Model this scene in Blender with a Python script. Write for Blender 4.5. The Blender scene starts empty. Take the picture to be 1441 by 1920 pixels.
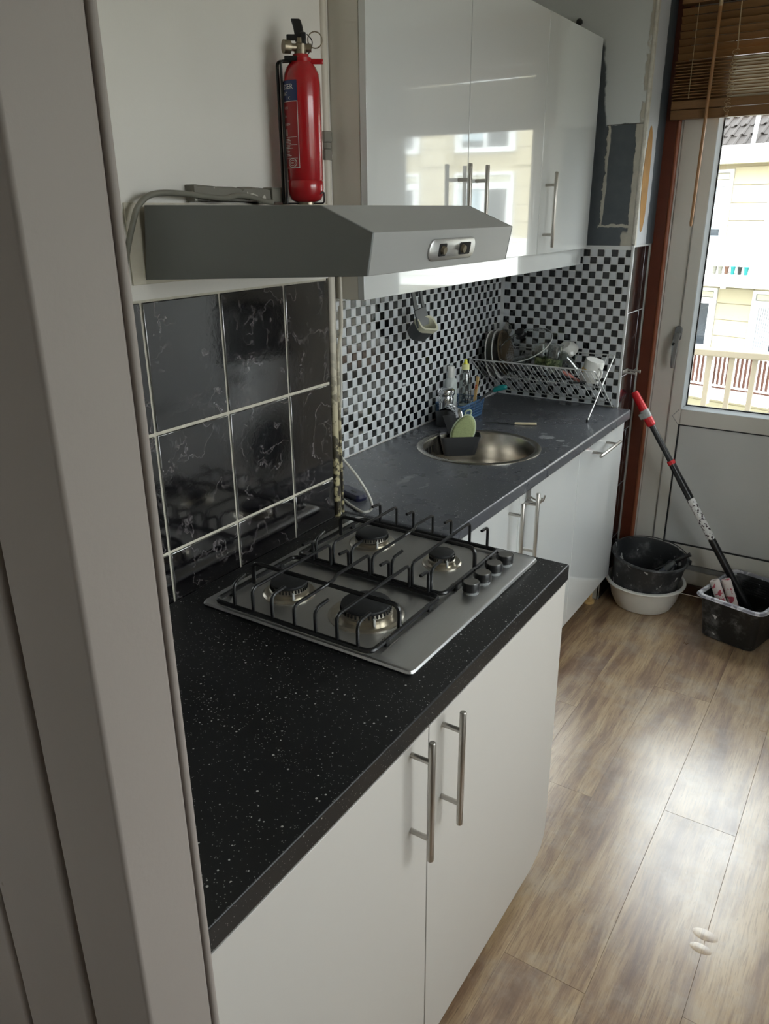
import bpy, bmesh, math, random
from mathutils import Vector, Matrix, Euler

random.seed(7)
SC = bpy.context.scene
COL = SC.collection
PI = math.pi

# ------------------------------------------------------------------ camera
cam_d = bpy.data.cameras.new('camera')
cam = bpy.data.objects.new('camera', cam_d)
COL.objects.link(cam)
R_ROWS = ((0.840521738871862, 0.5417267934890907, -0.007435569907487838),
          (0.18916711011732965, -0.30630949720301504, -0.9329471026661124),
          (-0.5076800281020312, 0.7827557557369118, -0.3599366832195027))
CAM = Vector((1.18, -1.616, 1.67))
rx, ry, rf = [Vector(r) for r in R_ROWS]
cam.matrix_world = Matrix(((rx.x, -ry.x, -rf.x, CAM.x), (rx.y, -ry.y, -rf.y, CAM.y),
                           (rx.z, -ry.z, -rf.z, CAM.z), (0, 0, 0, 1)))
cam_d.sensor_width = 36.0
cam_d.lens = 1459.78 / 1920.0 * 36.0
cam_d.clip_start = 0.02
cam_d.clip_end = 200
SC.camera = cam

# ------------------------------------------------------------------ sky, exposure
SKY_STRENGTH = 4.0
EXPOSURE = 1.25
world = bpy.data.worlds.new('overcast_sky')
SC.world = world
world.use_nodes = True
wn, wl = world.node_tree.nodes, world.node_tree.links
bg = wn['Background']
tc = wn.new('ShaderNodeTexCoord')
sx = wn.new('ShaderNodeSeparateXYZ')
mr = wn.new('ShaderNodeMapRange')
mr.inputs['From Min'].default_value = -1
mr.inputs['From Max'].default_value = 1
cr = wn.new('ShaderNodeValToRGB')
e = cr.color_ramp.elements
e[0].position, e[0].color = 0.0, (0.22, 0.21, 0.19, 1)
e[1].position, e[1].color = 1.0, (0.92, 0.95, 0.98, 1)
m_ = cr.color_ramp.elements.new(0.49); m_.color = (0.30, 0.29, 0.27, 1)
m_ = cr.color_ramp.elements.new(0.52); m_.color = (0.93, 0.95, 0.97, 1)
wl.new(tc.outputs['Generated'], sx.inputs[0])
wl.new(sx.outputs['Z'], mr.inputs['Value'])
wl.new(mr.outputs[0], cr.inputs[0])
wl.new(cr.outputs[0], bg.inputs['Color'])
bg.inputs['Strength'].default_value = SKY_STRENGTH

vs = SC.view_settings
vs.view_transform = 'Standard'
vs.look = 'None'
vs.gamma = 1.0
vs.use_curve_mapping = False
vs.exposure = EXPOSURE
SC.cycles.max_bounces = 10
SC.cycles.diffuse_bounces = 6
SC.cycles.glossy_bounces = 5
SC.cycles.transmission_bounces = 8
SC.cycles.transparent_max_bounces = 16
SC.cycles.caustics_reflective = False
SC.cycles.caustics_refractive = False
SC.cycles.sample_clamp_indirect = 6.0


# ------------------------------------------------------------------ node helper
def srgb(r, g, b):
    def f(c):
        c /= 255.0
        return c / 12.92 if c <= 0.04045 else ((c + 0.055) / 1.055) ** 2.4
    return (f(r), f(g), f(b), 1.0)


class NT:
    def __init__(s, name):
        s.m = bpy.data.materials.new(name)
        s.m.use_nodes = True
        s.n, s.l = s.m.node_tree.nodes, s.m.node_tree.links
        s.p = s.n['Principled BSDF']

    def put(s, sock, v):
        if v is None:
            return
        if isinstance(v, bpy.types.NodeSocket):
            s.l.new(v, sock)
        else:
            sock.default_value = v

    def node(s, typ, ins=None, **props):
        n = s.n.new('ShaderNode' + typ)
        for k, v in props.items():
            setattr(n, k, v)
        for k, v in (ins or {}).items():
            s.put(n.inputs[k], v)
        return n

    def math(s, op, a, b=None, c=None, clamp=False):
        n = s.n.new('ShaderNodeMath')
        n.operation = op
        n.use_clamp = clamp
        s.put(n.inputs[0], a); s.put(n.inputs[1], b); s.put(n.inputs[2], c)
        return n.outputs[0]

    def mix(s, f, a, b, blend='MIX'):
        n = s.n.new('ShaderNodeMix')
        n.data_type = 'RGBA'
        n.blend_type = blend
        s.put(n.inputs[0], f); s.put(n.inputs[6], a); s.put(n.inputs[7], b)
        return n.outputs[2]

    def pos(s):
        return s.node('NewGeometry').outputs['Position']

    def xyz(s, v=None):
        n = s.node('SeparateXYZ', {0: v if v is not None else s.pos()})
        return n.outputs[0], n.outputs[1], n.outputs[2]

    def comb(s, x, y, z):
        return s.node('CombineXYZ', {0: x, 1: y, 2: z}).outputs[0]

    def scaled(s, v, x, y, z):
        n = s.node('VectorMath', {0: v, 1: (x, y, z)}, operation='MULTIPLY')
        return n.outputs[0]

    def noise(s, v, scale, detail=3.0, rough=0.55, dist=0.0, color=False):
        n = s.node('TexNoise', {'Vector': v, 'Scale': scale, 'Detail': detail, 'Roughness': rough, 'Distortion': dist})
        return n.outputs['Color' if color else 'Fac']

    def step(s, v, lo, hi):
        n = s.node('MapRange', {'Value': v, 'From Min': lo, 'From Max': hi}, clamp=True)
        n.interpolation_type = 'SMOOTHSTEP'
        return n.outputs[0]

    def ramp(s, v, stops):
        n = s.n.new('ShaderNodeValToRGB')
        s.put(n.inputs[0], v)
        el = n.color_ramp.elements
        el[0].position, el[0].color = stops[0]
        el[1].position, el[1].color = stops[-1]
        for p, c in stops[1:-1]:
            k = el.new(p); k.color = c
        return n.outputs[0]

    def bump(s, h, strength=0.2, dist=0.01):
        n = s.node('Bump', {'Height': h, 'Strength': strength, 'Distance': dist})
        s.l.new(n.outputs[0], s.p.inputs['Normal'])

    def set(s, **kw):
        names = dict(color='Base Color', rough='Roughness', metal='Metallic', ior='IOR', spec='Specular IOR Level',
                     trans='Transmission Weight', alpha='Alpha', coat='Coat Weight', coat_rough='Coat Roughness',
                     aniso='Anisotropic', sheen='Sheen Weight', normal='Normal')
        for k, v in kw.items():
            s.put(s.p.inputs[names[k]], v)
        return s.m


M = {}


def simple(name, rgb, rough=0.5, metal=0.0, vary=0.06, scale=30.0, bump=0.0, **kw):
    t = NT(name)
    c = srgb(*rgb)
    nz = t.noise(t.pos(), scale, 3)
    dark = tuple(max(0, x * (1 - vary)) for x in c[:3]) + (1,)
    lite = tuple(min(1, x * (1 + vary)) for x in c[:3]) + (1,)
    t.set(color=t.mix(nz, dark, lite), rough=rough, metal=metal, **kw)
    if bump:
        t.bump(nz, bump, 0.002)
    M[name] = t.m
    return t.m


# ------------------------------------------------------------------ mesh builder
class MB:
    def __init__(s):
        s.v, s.f, s.mi = [], [], []
        s.cur = 0

    def _add(s, vs, fs):
        o = len(s.v)
        s.v += [Vector(p) for p in vs]
        s.f += [tuple(i + o for i in q) for q in fs]
        s.mi += [s.cur] * len(fs)
        return s

    def box(s, x0, y0, z0, x1, y1, z1, R=None, c=None):
        vs = [(x, y, z) for z in (z0, z1) for y in (y0, y1) for x in (x0, x1)]
        if R is not None:
            c = Vector(c)
            vs = [R @ (Vector(p) - c) + c for p in vs]
        return s._add(vs, [(0, 2, 3, 1), (4, 5, 7, 6), (0, 1, 5, 4), (2, 6, 7, 3), (0, 4, 6, 2), (1, 3, 7, 5)])

    def obox(s, c, size, R=None):
        h = [d / 2 for d in size]
        R = R or Matrix.Identity(3)
        c = Vector(c)
        vs = [R @ Vector((x * h[0], y * h[1], z * h[2])) + c for z in (-1, 1) for y in (-1, 1) for x in (-1, 1)]
        return s._add(vs, [(0, 2, 3, 1), (4, 5, 7, 6), (0, 1, 5, 4), (2, 6, 7, 3), (0, 4, 6, 2), (1, 3, 7, 5)])

    def tube(s, pts, r, n=8, closed=False, caps=True):
        pts = [Vector(p) for p in pts]
        m = len(pts)
        rs = r if isinstance(r, (list, tuple)) else [r] * m
        ref = None
        rings = []
        for i in range(m):
            if closed:
                d = pts[(i + 1) % m] - pts[i - 1]
            else:
                d = pts[min(i + 1, m - 1)] - pts[max(i - 1, 0)]
            d.normalize()
            if ref is None:
                ref = Vector((0, 0, 1)) if abs(d.z) < 0.9 else Vector((1, 0, 0))
            a = ref - d * ref.dot(d)
            if a.length < 1e-5:
                a = d.orthogonal()
            a.normalize()
            ref = a
            b = d.cross(a)
            rings.append([pts[i] + (a * math.cos(2 * PI * k / n) + b * math.sin(2 * PI * k / n)) * rs[i] for k in range(n)])
        vs = [p for g in rings for p in g]
        fs = []
        for i in range(m if closed else m - 1):
            j = (i + 1) % m
            for k in range(n):
                fs.append((i * n + k, i * n + (k + 1) % n, j * n + (k + 1) % n, j * n + k))
        if caps and not closed:
            fs.append(tuple(range(n))[::-1])
            fs.append(tuple((m - 1) * n + k for k in range(n)))
        return s._add(vs, fs)

    def lathe(s, prof, c=(0, 0, 0), n=32, R=None, sx=1.0, sy=1.0):
        R = R or Matrix.Identity(3)
        c = Vector(c)
        vs, fs = [], []
        idx = []
        for r, z in prof:
            if r < 1e-6:
                idx.append([len(vs)] * n)
                vs.append(c + R @ Vector((0, 0, z)))
            else:
                idx.append(list(range(len(vs), len(vs) + n)))
                vs += [c + R @ Vector((r * sx * math.cos(2 * PI * k / n), r * sy * math.sin(2 * PI * k / n), z)) for k in range(n)]
        for a, b in zip(idx[:-1], idx[1:]):
            for k in range(n):
                q = [a[k], a[(k + 1) % n], b[(k + 1) % n], b[k]]
                q2 = []
                for i in q:
                    if i not in q2:
                        q2.append(i)
                if len(q2) >= 3:
                    fs.append(tuple(q2))
        return s._add(vs, fs)

    def loft(s, loops, cap0=True, cap1=True, closed=False):
        n = len(loops[0])
        vs = [p for l in loops for p in l]
        fs = []
        m = len(loops)
        for i in range(m if closed else m - 1):
            j = (i + 1) % m
            for k in range(n):
                fs.append((i * n + k, i * n + (k + 1) % n, j * n + (k + 1) % n, j * n + k))
        if not closed:
            if cap0:
                fs.append(tuple(range(n))[::-1])
            if cap1:
                fs.append(tuple((m - 1) * n + k for k in range(n)))
        return s._add(vs, fs)

    def prism(s, poly, f0, f1):
        """poly: 2-D points; f0, f1 map a 2-D point to the two end faces."""
        return s.loft([[Vector(f0(*p)) for p in poly], [Vector(f1(*p)) for p in poly]])


def rrect(w, d, r, seg=4, c=(0, 0), z=0.0, ang=0.0):
    """Rounded rectangle loop as 3-D points at height z."""
    pts = []
    for cx, cy, a0 in ((w / 2 - r, d / 2 - r, 0), (-w / 2 + r, d / 2 - r, PI / 2), (-w / 2 + r, -d / 2 + r, PI), (w / 2 - r, -d / 2 + r, 3 * PI / 2)):
        for k in range(seg + 1):
            a = a0 + PI / 2 * k / seg
            x, y = cx + r * math.cos(a), cy + r * math.sin(a)
            pts.append(Vector((c[0] + x * math.cos(ang) - y * math.sin(ang), c[1] + x * math.sin(ang) + y * math.cos(ang), z)))
    return pts


def ring(c, r, n=24, R=None):
    R = R or Matrix.Identity(3)
    return [Vector(c) + R @ Vector((r * math.cos(2 * PI * k / n), r * math.sin(2 * PI * k / n), 0)) for k in range(n)]


def smooth_path(pts, sub=6):
    """Catmull-Rom through pts."""
    P = [Vector(p) for p in pts]
    out = []
    for i in range(len(P) - 1):
        p0, p1, p2, p3 = P[max(i - 1, 0)], P[i], P[i + 1], P[min(i + 2, len(P) - 1)]
        for k in range(sub):
            t = k / sub
            out.append(0.5 * ((2 * p1) + (p2 - p0) * t + (2 * p0 - 5 * p1 + 4 * p2 - p3) * t * t + (3 * p1 - p0 - 3 * p2 + p3) * t ** 3))
    out.append(P[-1])
    return out


def bend_path(pts, r=0.01, seg=4):
    """Polyline with rounded corners."""
    P = [Vector(p) for p in pts]
    out = [P[0]]
    for i in range(1, len(P) - 1):
        a, b = (P[i - 1] - P[i]), (P[i + 1] - P[i])
        q = min(r, a.length * 0.45, b.length * 0.45)
        p0, p1 = P[i] + a.normalized() * q, P[i] + b.normalized() * q
        for k in range(seg + 1):
            t = k / seg
            out.append(p0 * (1 - t) ** 2 + P[i] * 2 * t * (1 - t) + p1 * t * t)
    out.append(P[-1])
    return out


def axis_R(d):
    """Rotation taking +z to d."""
    return Vector((0, 0, 1)).rotation_difference(Vector(d).normalized()).to_matrix()


WORLD = {}


def wloc(o):
    return WORLD.get(o.name, Vector((0, 0, 0)))


def build(name, mb, mat, parent=None, bevel=0.0, seg=2, smooth=True, angle=40, local=False, flip=True):
    me = bpy.data.meshes.new(name)
    if not mb.v:
        raise ValueError(name)
    lo = Vector([min(p[i] for p in mb.v) for i in range(3)])
    hi = Vector([max(p[i] for p in mb.v) for i in range(3)])
    c = (lo + hi) / 2
    if parent is None:
        c.z = lo.z
    me.from_pydata([p - c for p in mb.v], [], mb.f)
    bm = bmesh.new()
    bm.from_mesh(me)
    if flip:
        bmesh.ops.recalc_face_normals(bm, faces=bm.faces)
    bm.to_mesh(me)
    bm.free()
    mats = mat if isinstance(mat, (list, tuple)) else [mat]
    for m in mats:
        me.materials.append(M[m] if isinstance(m, str) else m)
    if len(mats) > 1:
        me.polygons.foreach_set('material_index', mb.mi)
    if smooth:
        me.polygons.foreach_set('use_smooth', [True] * len(me.polygons))
        me.set_sharp_from_angle(angle=math.radians(angle))
    o = bpy.data.objects.new(name, me)
    COL.objects.link(o)
    if parent is not None:
        o.parent = parent
        o.location = c if local else c - wloc(parent)
        WORLD[o.name] = (wloc(parent) + c) if local else c
    else:
        o.location = c
        WORLD[o.name] = c
    if bevel:
        b = o.modifiers.new('bevel', 'BEVEL')
        b.width = bevel
        b.segments = seg
        b.limit_method = 'ANGLE'
        b.angle_limit = math.radians(40)
        b.harden_normals = False
    return o


def thing(name, label, cat, loc=(0, 0, 0), rotz=0.0, group=None):
    o = bpy.data.objects.new(name, None)
    o.empty_display_size = 0.05
    COL.objects.link(o)
    o.location = loc
    o.rotation_euler = (0, 0, rotz)
    WORLD[o.name] = Vector(loc)
    o['label'] = label
    o['category'] = cat
    if group:
        o['group'] = group
    return o


def tag(o, label, cat, group=None):
    o['label'] = label
    o['category'] = cat
    if group:
        o['group'] = group
    return o


def struct(name, mb, mat, **kw):
    o = build(name, mb, mat, **kw)
    o['kind'] = 'structure'
    return o


def stuff(o):
    o['kind'] = 'stuff'
    return o


def lab(o, text):
    o['label'] = text
    return o


def piece(proto, loc, parent, name=None):
    """A copy of a piece that shares its mesh; loc in world coordinates."""
    o = proto.copy()
    COL.objects.link(o)
    o.parent = parent
    o.location = Vector(loc) - wloc(parent)
    WORLD[o.name] = Vector(loc)
    return o


def text_mesh(body, size, align='LEFT'):
    """Flat lettering as (verts, faces) in the xy plane."""
    cu = bpy.data.curves.new('lettering', 'FONT')
    cu.body = body
    cu.size = size
    cu.align_x = align
    cu.resolution_u = 2
    o = bpy.data.objects.new('lettering', cu)
    COL.objects.link(o)
    dg = bpy.context.evaluated_depsgraph_get()
    me = o.evaluated_get(dg).to_mesh()
    vs = [v.co.copy() for v in me.vertices]
    fs = [tuple(p.vertices) for p in me.polygons]
    o.evaluated_get(dg).to_mesh_clear()
    bpy.data.objects.remove(o)
    bpy.data.curves.remove(cu)
    return vs, fs


# ------------------------------------------------------------------ materials
def mat_wall(name, rgb, bump=0.25):
    t = NT(name)
    p = t.pos()
    big = t.noise(p, 2.2, 3)
    fine = t.noise(p, 140, 4)
    c = srgb(*rgb)
    col = t.mix(t.step(big, 0.3, 0.75), tuple(x * 0.93 for x in c[:3]) + (1,), c)
    spots = t.step(t.noise(p, 26, 2), 0.76, 0.79)
    col = t.mix(spots, col, srgb(120, 112, 100))
    t.set(color=col, rough=0.62)
    t.bump(t.math('ADD', t.math('MULTIPLY', fine, 0.25), big), bump, 0.004)
    M[name] = t.m


mat_wall('wall_paint', (224, 221, 215))
mat_wall('ceiling_paint', (228, 227, 222), 0.1)
mat_wall('trim_paint', (154, 145, 139), 0.2)
simple('plaster_cream', (206, 200, 184), 0.75, vary=0.12, scale=40, bump=0.3)
simple('grout', (198, 193, 178), 0.8, vary=0.25, scale=60, bump=0.2)
simple('mosaic_grout', (206, 208, 208), 0.5, vary=0.06)


def mat_back_wall():
    t = NT('patched_wall')
    p = t.pos()
    nz = t.node('VectorMath', {0: t.noise(p, 34, 4, color=True), 1: (0.5, 0.5, 0.5)}, operation='SUBTRACT').outputs[0]
    nz2 = t.node('VectorMath', {0: t.noise(p, 9, 3, color=True), 1: (0.5, 0.5, 0.5)}, operation='SUBTRACT').outputs[0]
    q = t.node('VectorMath', {0: p, 1: t.scaled(nz, 0.016, 0.016, 0.016)}, operation='ADD').outputs[0]
    q = t.node('VectorMath', {0: q, 1: t.scaled(nz2, 0.022, 0.022, 0.022)}, operation='ADD').outputs[0]
    x, y, z = t.xyz(q)
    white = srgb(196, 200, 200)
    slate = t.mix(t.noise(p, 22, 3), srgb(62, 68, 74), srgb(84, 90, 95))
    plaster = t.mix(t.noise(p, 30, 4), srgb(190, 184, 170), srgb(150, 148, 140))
    # fuzzy slate strip along the cabinet
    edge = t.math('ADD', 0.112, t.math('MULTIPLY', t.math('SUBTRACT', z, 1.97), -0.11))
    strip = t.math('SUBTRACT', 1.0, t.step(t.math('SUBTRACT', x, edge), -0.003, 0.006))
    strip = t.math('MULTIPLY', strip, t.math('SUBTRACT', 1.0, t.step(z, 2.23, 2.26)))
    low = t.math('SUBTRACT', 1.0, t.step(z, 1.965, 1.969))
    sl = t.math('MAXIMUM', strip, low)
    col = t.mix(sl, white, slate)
    # ragged plaster borders of the patch
    wv = t.math('MULTIPLY', t.noise(p, 17, 4, 0.7), 0.020)
    a = t.math('SUBTRACT', 1.0, t.step(t.math('SUBTRACT', t.math('ABSOLUTE', t.math('SUBTRACT', x, 0.124)), wv), -0.006, -0.003))
    a = t.math('MULTIPLY', a, t.math('MULTIPLY', low, t.step(z, 1.605, 1.612)))
    b = t.math('MULTIPLY', t.step(x, 0.228, 0.231), low)
    c = t.math('SUBTRACT', 1.0, t.step(t.math('SUBTRACT', t.math('ABSOLUTE', t.math('SUBTRACT', z, 1.612)), wv), -0.007, -0.003))
    c = t.math('MULTIPLY', c, t.math('MULTIPLY', t.step(x, 0.112, 0.118), low))
    d = t.math('MULTIPLY', t.step(x, 0.238, 0.243), t.step(t.noise(p, 12, 4), 0.40, 0.46))
    f = t.math('MULTIPLY', t.step(x, 0.205, 0.21), t.math('SUBTRACT', 1.0, t.step(z, 1.58, 1.6)))
    pm = t.math('MAXIMUM', t.math('MAXIMUM', a, b), t.math('MAXIMUM', c, t.math('MAXIMUM', d, f)))
    col = t.mix(pm, col, plaster)
    ln = t.math('MULTIPLY', t.math('SUBTRACT', 1.0, t.step(t.math('ABSOLUTE', t.math('SUBTRACT', t.xyz()[2], 1.968)), 0.0008, 0.002)), t.step(t.xyz()[0], 0.11, 0.118))
    col = t.mix(ln, col, srgb(52, 52, 50))
    t.set(color=col, rough=0.55)
    t.bump(t.math('ADD', pm, t.math('MULTIPLY', t.noise(p, 60, 3), 0.3)), 0.5, 0.003)
    M['patched_wall'] = t.m


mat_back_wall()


def mat_return_wall():
    t = NT('scarred_wall')
    p = t.pos()
    nz = t.node('VectorMath', {0: t.noise(p, 24, 4, color=True), 1: (0.5, 0.5, 0.5)}, operation='SUBTRACT').outputs[0]
    q = t.node('VectorMath', {0: p, 1: t.scaled(nz, 0.03, 0.03, 0.03)}, operation='ADD').outputs[0]
    x, y, z = t.xyz(q)
    col = t.mix(t.noise(p, 6, 3), srgb(176, 180, 186), srgb(196, 199, 204))
    col = t.mix(t.step(y, 1.735, 1.742), col, srgb(66, 74, 80))
    ragged = t.math('SUBTRACT', 1.0, t.step(y, 1.606, 1.614))
    col = t.mix(ragged, col, t.mix(t.noise(p, 40, 3), srgb(222, 218, 208), srgb(150, 146, 136)))
    t.set(color=col, rough=0.5)
    t.bump(t.noise(p, 30, 4), 0.3, 0.004)
    M['scarred_wall'] = t.m


mat_return_wall()
simple('bare_wood', (158, 116, 58), 0.7, vary=0.35, scale=25)


def mat_marble(name, base=(14, 13, 16)):
    t = NT(name)
    p = t.pos()
    oi = t.node('ObjectInfo').outputs['Random']
    off = t.node('VectorMath', {0: p, 1: t.comb(t.math('MULTIPLY', oi, 7.0), t.math('MULTIPLY', oi, 3.0), oi)}, operation='ADD').outputs[0]
    warp = t.noise(off, 9, 4, color=True)
    q = t.node('VectorMath', {0: off, 1: t.scaled(warp, 0.16, 0.16, 0.16)}, operation='ADD').outputs[0]
    v = t.math('ABSOLUTE', t.math('SUBTRACT', t.noise(q, 11, 4), 0.5))
    vein = t.math('SUBTRACT', 1.0, t.step(v, 0.0, 0.022))
    vein = t.math('MULTIPLY', vein, t.step(t.noise(off, 14, 3), 0.38, 0.6))
    col = t.mix(t.math('MULTIPLY', vein, 0.7), srgb(*base), srgb(112, 106, 108))
    t.set(color=col, rough=t.math('ADD', 0.05, t.math('MULTIPLY', t.noise(p, 18, 3), 0.07)), ior=2.7)
    t.bump(t.noise(p, 60, 3, dist=0.6), 0.05, 0.002)
    M[name] = t.m


mat_marble('black_marble_tile')
simple('mosaic_black', (12, 12, 14), 0.10, vary=0.2, ior=1.65)
simple('mosaic_white', (198, 202, 206), 0.2, vary=0.05)


def mat_worktop(name, base, speck, density, rough, worn=False):
    t = NT(name)
    p = t.pos()
    vo = t.node('TexVoronoi', {'Vector': p, 'Scale': 150.0}, feature='F1')
    rnd = t.node('SeparateColor', {0: vo.outputs['Color']}).outputs
    m = t.math('MULTIPLY', t.math('LESS_THAN', vo.outputs['Distance'], t.math('MULTIPLY', rnd[1], 0.30)), t.math('GREATER_THAN', rnd[0], density))
    vo2 = t.node('TexVoronoi', {'Vector': p, 'Scale': 330.0}, feature='F1')
    r2 = t.node('SeparateColor', {0: vo2.outputs['Color']}).outputs
    m2 = t.math('MULTIPLY', t.math('LESS_THAN', vo2.outputs['Distance'], 0.3), t.math('GREATER_THAN', r2[0], 0.86))
    c = t.mix(t.noise(p, 40, 3), tuple(x * 0.8 for x in srgb(*base)[:3]) + (1,), srgb(*base))
    c = t.mix(m, c, srgb(*speck))
    c = t.mix(t.math('MULTIPLY', m2, 0.45), c, srgb(*speck))
    rg = t.math('ADD', rough, t.math('MULTIPLY', t.noise(p, 7, 4), 0.12))
    if worn:
        nz = t.node('VectorMath', {0: t.noise(p, 30, 3, color=True), 1: (0.5, 0.5, 0.5)}, operation='SUBTRACT').outputs[0]
        q = t.node('VectorMath', {0: p, 1: t.scaled(nz, 0.05, 0.05, 0.0)}, operation='ADD').outputs[0]
        tot = None
        for sx_, sy_, rx_, ry_ in ((0.185, 1.0, 0.03, 0.03), (0.245, 0.985, 0.016, 0.018), (0.16, 1.05, 0.012, 0.012), (0.29, 0.93, 0.02, 0.006), (0.2, 0.62, 0.012, 0.03), (0.0, 0.33, 0.015, 0.06), (0.08, 0.3, 0.006, 0.04)):
            d = t.node('VectorMath', {0: t.node('VectorMath', {0: q, 1: (sx_, sy_, 0.9)}, operation='SUBTRACT').outputs[0], 1: (1 / rx_, 1 / ry_, 0.0)}, operation='MULTIPLY').outputs[0]
            ln = t.node('VectorMath', {0: d}, operation='LENGTH').outputs['Value']
            k = t.math('SUBTRACT', 1.0, t.step(ln, 0.8, 1.0))
            tot = k if tot is None else t.math('MAXIMUM', tot, k)
        c = t.mix(t.math('MULTIPLY', tot, 0.7), c, srgb(150, 152, 155))
        haze = t.step(t.noise(p, 5, 5, 0.7), 0.45, 0.75)
        c = t.mix(t.math('MULTIPLY', haze, 0.35), c, srgb(88, 89, 92))
    t.set(color=c, rough=rg, spec=0.45)
    M[name] = t.m


mat_worktop('black_speckled', (18, 19, 21), (190, 190, 186), 0.85, 0.36)
mat_worktop('sheen_grey_speckled', (84, 86, 92), (200, 200, 198), 0.78, 0.22, worn=True)  # grazing reflection of the room is put into this lighter grey base


def mat_steel(name, rgb, rough, axis=1, streak=0.1):
    t = NT(name)
    p = t.pos()
    s_ = [30.0, 30.0, 30.0]
    s_[axis] = 1.5
    g = t.noise(t.scaled(p, *s_), 22, 2)
    c = srgb(*rgb)
    t.set(color=t.mix(g, tuple(x * (1 - streak) for x in c[:3]) + (1,), c), metal=1.0,
          rough=t.math('ADD', rough, t.math('MULTIPLY', t.noise(p, 9, 3), 0.10)))
    M[name] = t.m


mat_steel('hob_steel', (206, 206, 206), 0.33, axis=1)
mat_steel('knob_steel', (150, 148, 146), 0.35, axis=1)
mat_steel('bar_steel', (190, 186, 180), 0.30, axis=2)
mat_steel('sink_steel', (196, 190, 180), 0.20, axis=0)
simple('hood_side', (118, 121, 121), 0.42, metal=0.15, vary=0.04, scale=8)
simple('hood_front', (166, 167, 166), 0.34, metal=0.25, vary=0.04, scale=8)
simple('chrome', (226, 228, 230), 0.06, metal=1.0, vary=0.02)
simple('wire_steel', (212, 214, 212), 0.25, metal=0.35, vary=0.08, scale=90)
simple('brass_dull', (150, 140, 122), 0.35, metal=0.9)
simple('burner_alu', (188, 182, 170), 0.28, metal=1.0, vary=0.12, scale=60)
simple('burner_cap_black', (26, 27, 29), 0.55, vary=0.2, scale=120, bump=0.2)
simple('grate_enamel', (19, 19, 21), 0.32, vary=0.3, scale=80)
simple('black_plastic', (18, 18, 19), 0.4, vary=0.15)
simple('black_rubber', (14, 14, 14), 0.75)
simple('dark_void', (20, 18, 17), 0.9)
simple('cabinet_matte', (194, 190, 184), 0.42, vary=0.02, scale=3)
simple('cabinet_carcass', (212, 208, 198), 0.5, vary=0.04, scale=5)


def mat_gloss(name, rgb):
    t = NT(name)
    p = t.pos()
    c = srgb(*rgb)
    t.set(color=t.mix(t.noise(p, 3, 2), tuple(x * 0.97 for x in c[:3]) + (1,), c), rough=0.06, spec=1.0, coat=0.8, coat_rough=0.02)
    t.bump(t.noise(p, 6, 2), 0.02, 0.01)
    M[name] = t.m


mat_gloss('cabinet_gloss', (214, 217, 217))
simple('upvc_white', (216, 213, 206), 0.34, vary=0.03, scale=4)
simple('upvc_panel', (204, 205, 204), 0.36, vary=0.04, scale=4)
simple('bead_grey', (196, 202, 206), 0.3, vary=0.03)
simple('lever_grey', (142, 142, 144), 0.28, metal=0.7)
simple('gasket', (30, 30, 32), 0.6)
simple('jamb_brown', (96, 46, 30), 0.42, vary=0.25, scale=20, bump=0.15)
simple('jamb_bead', (150, 88, 62), 0.38, vary=0.15, scale=25)
simple('sill_brown', (92, 62, 48), 0.5, vary=0.2, scale=20)


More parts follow.
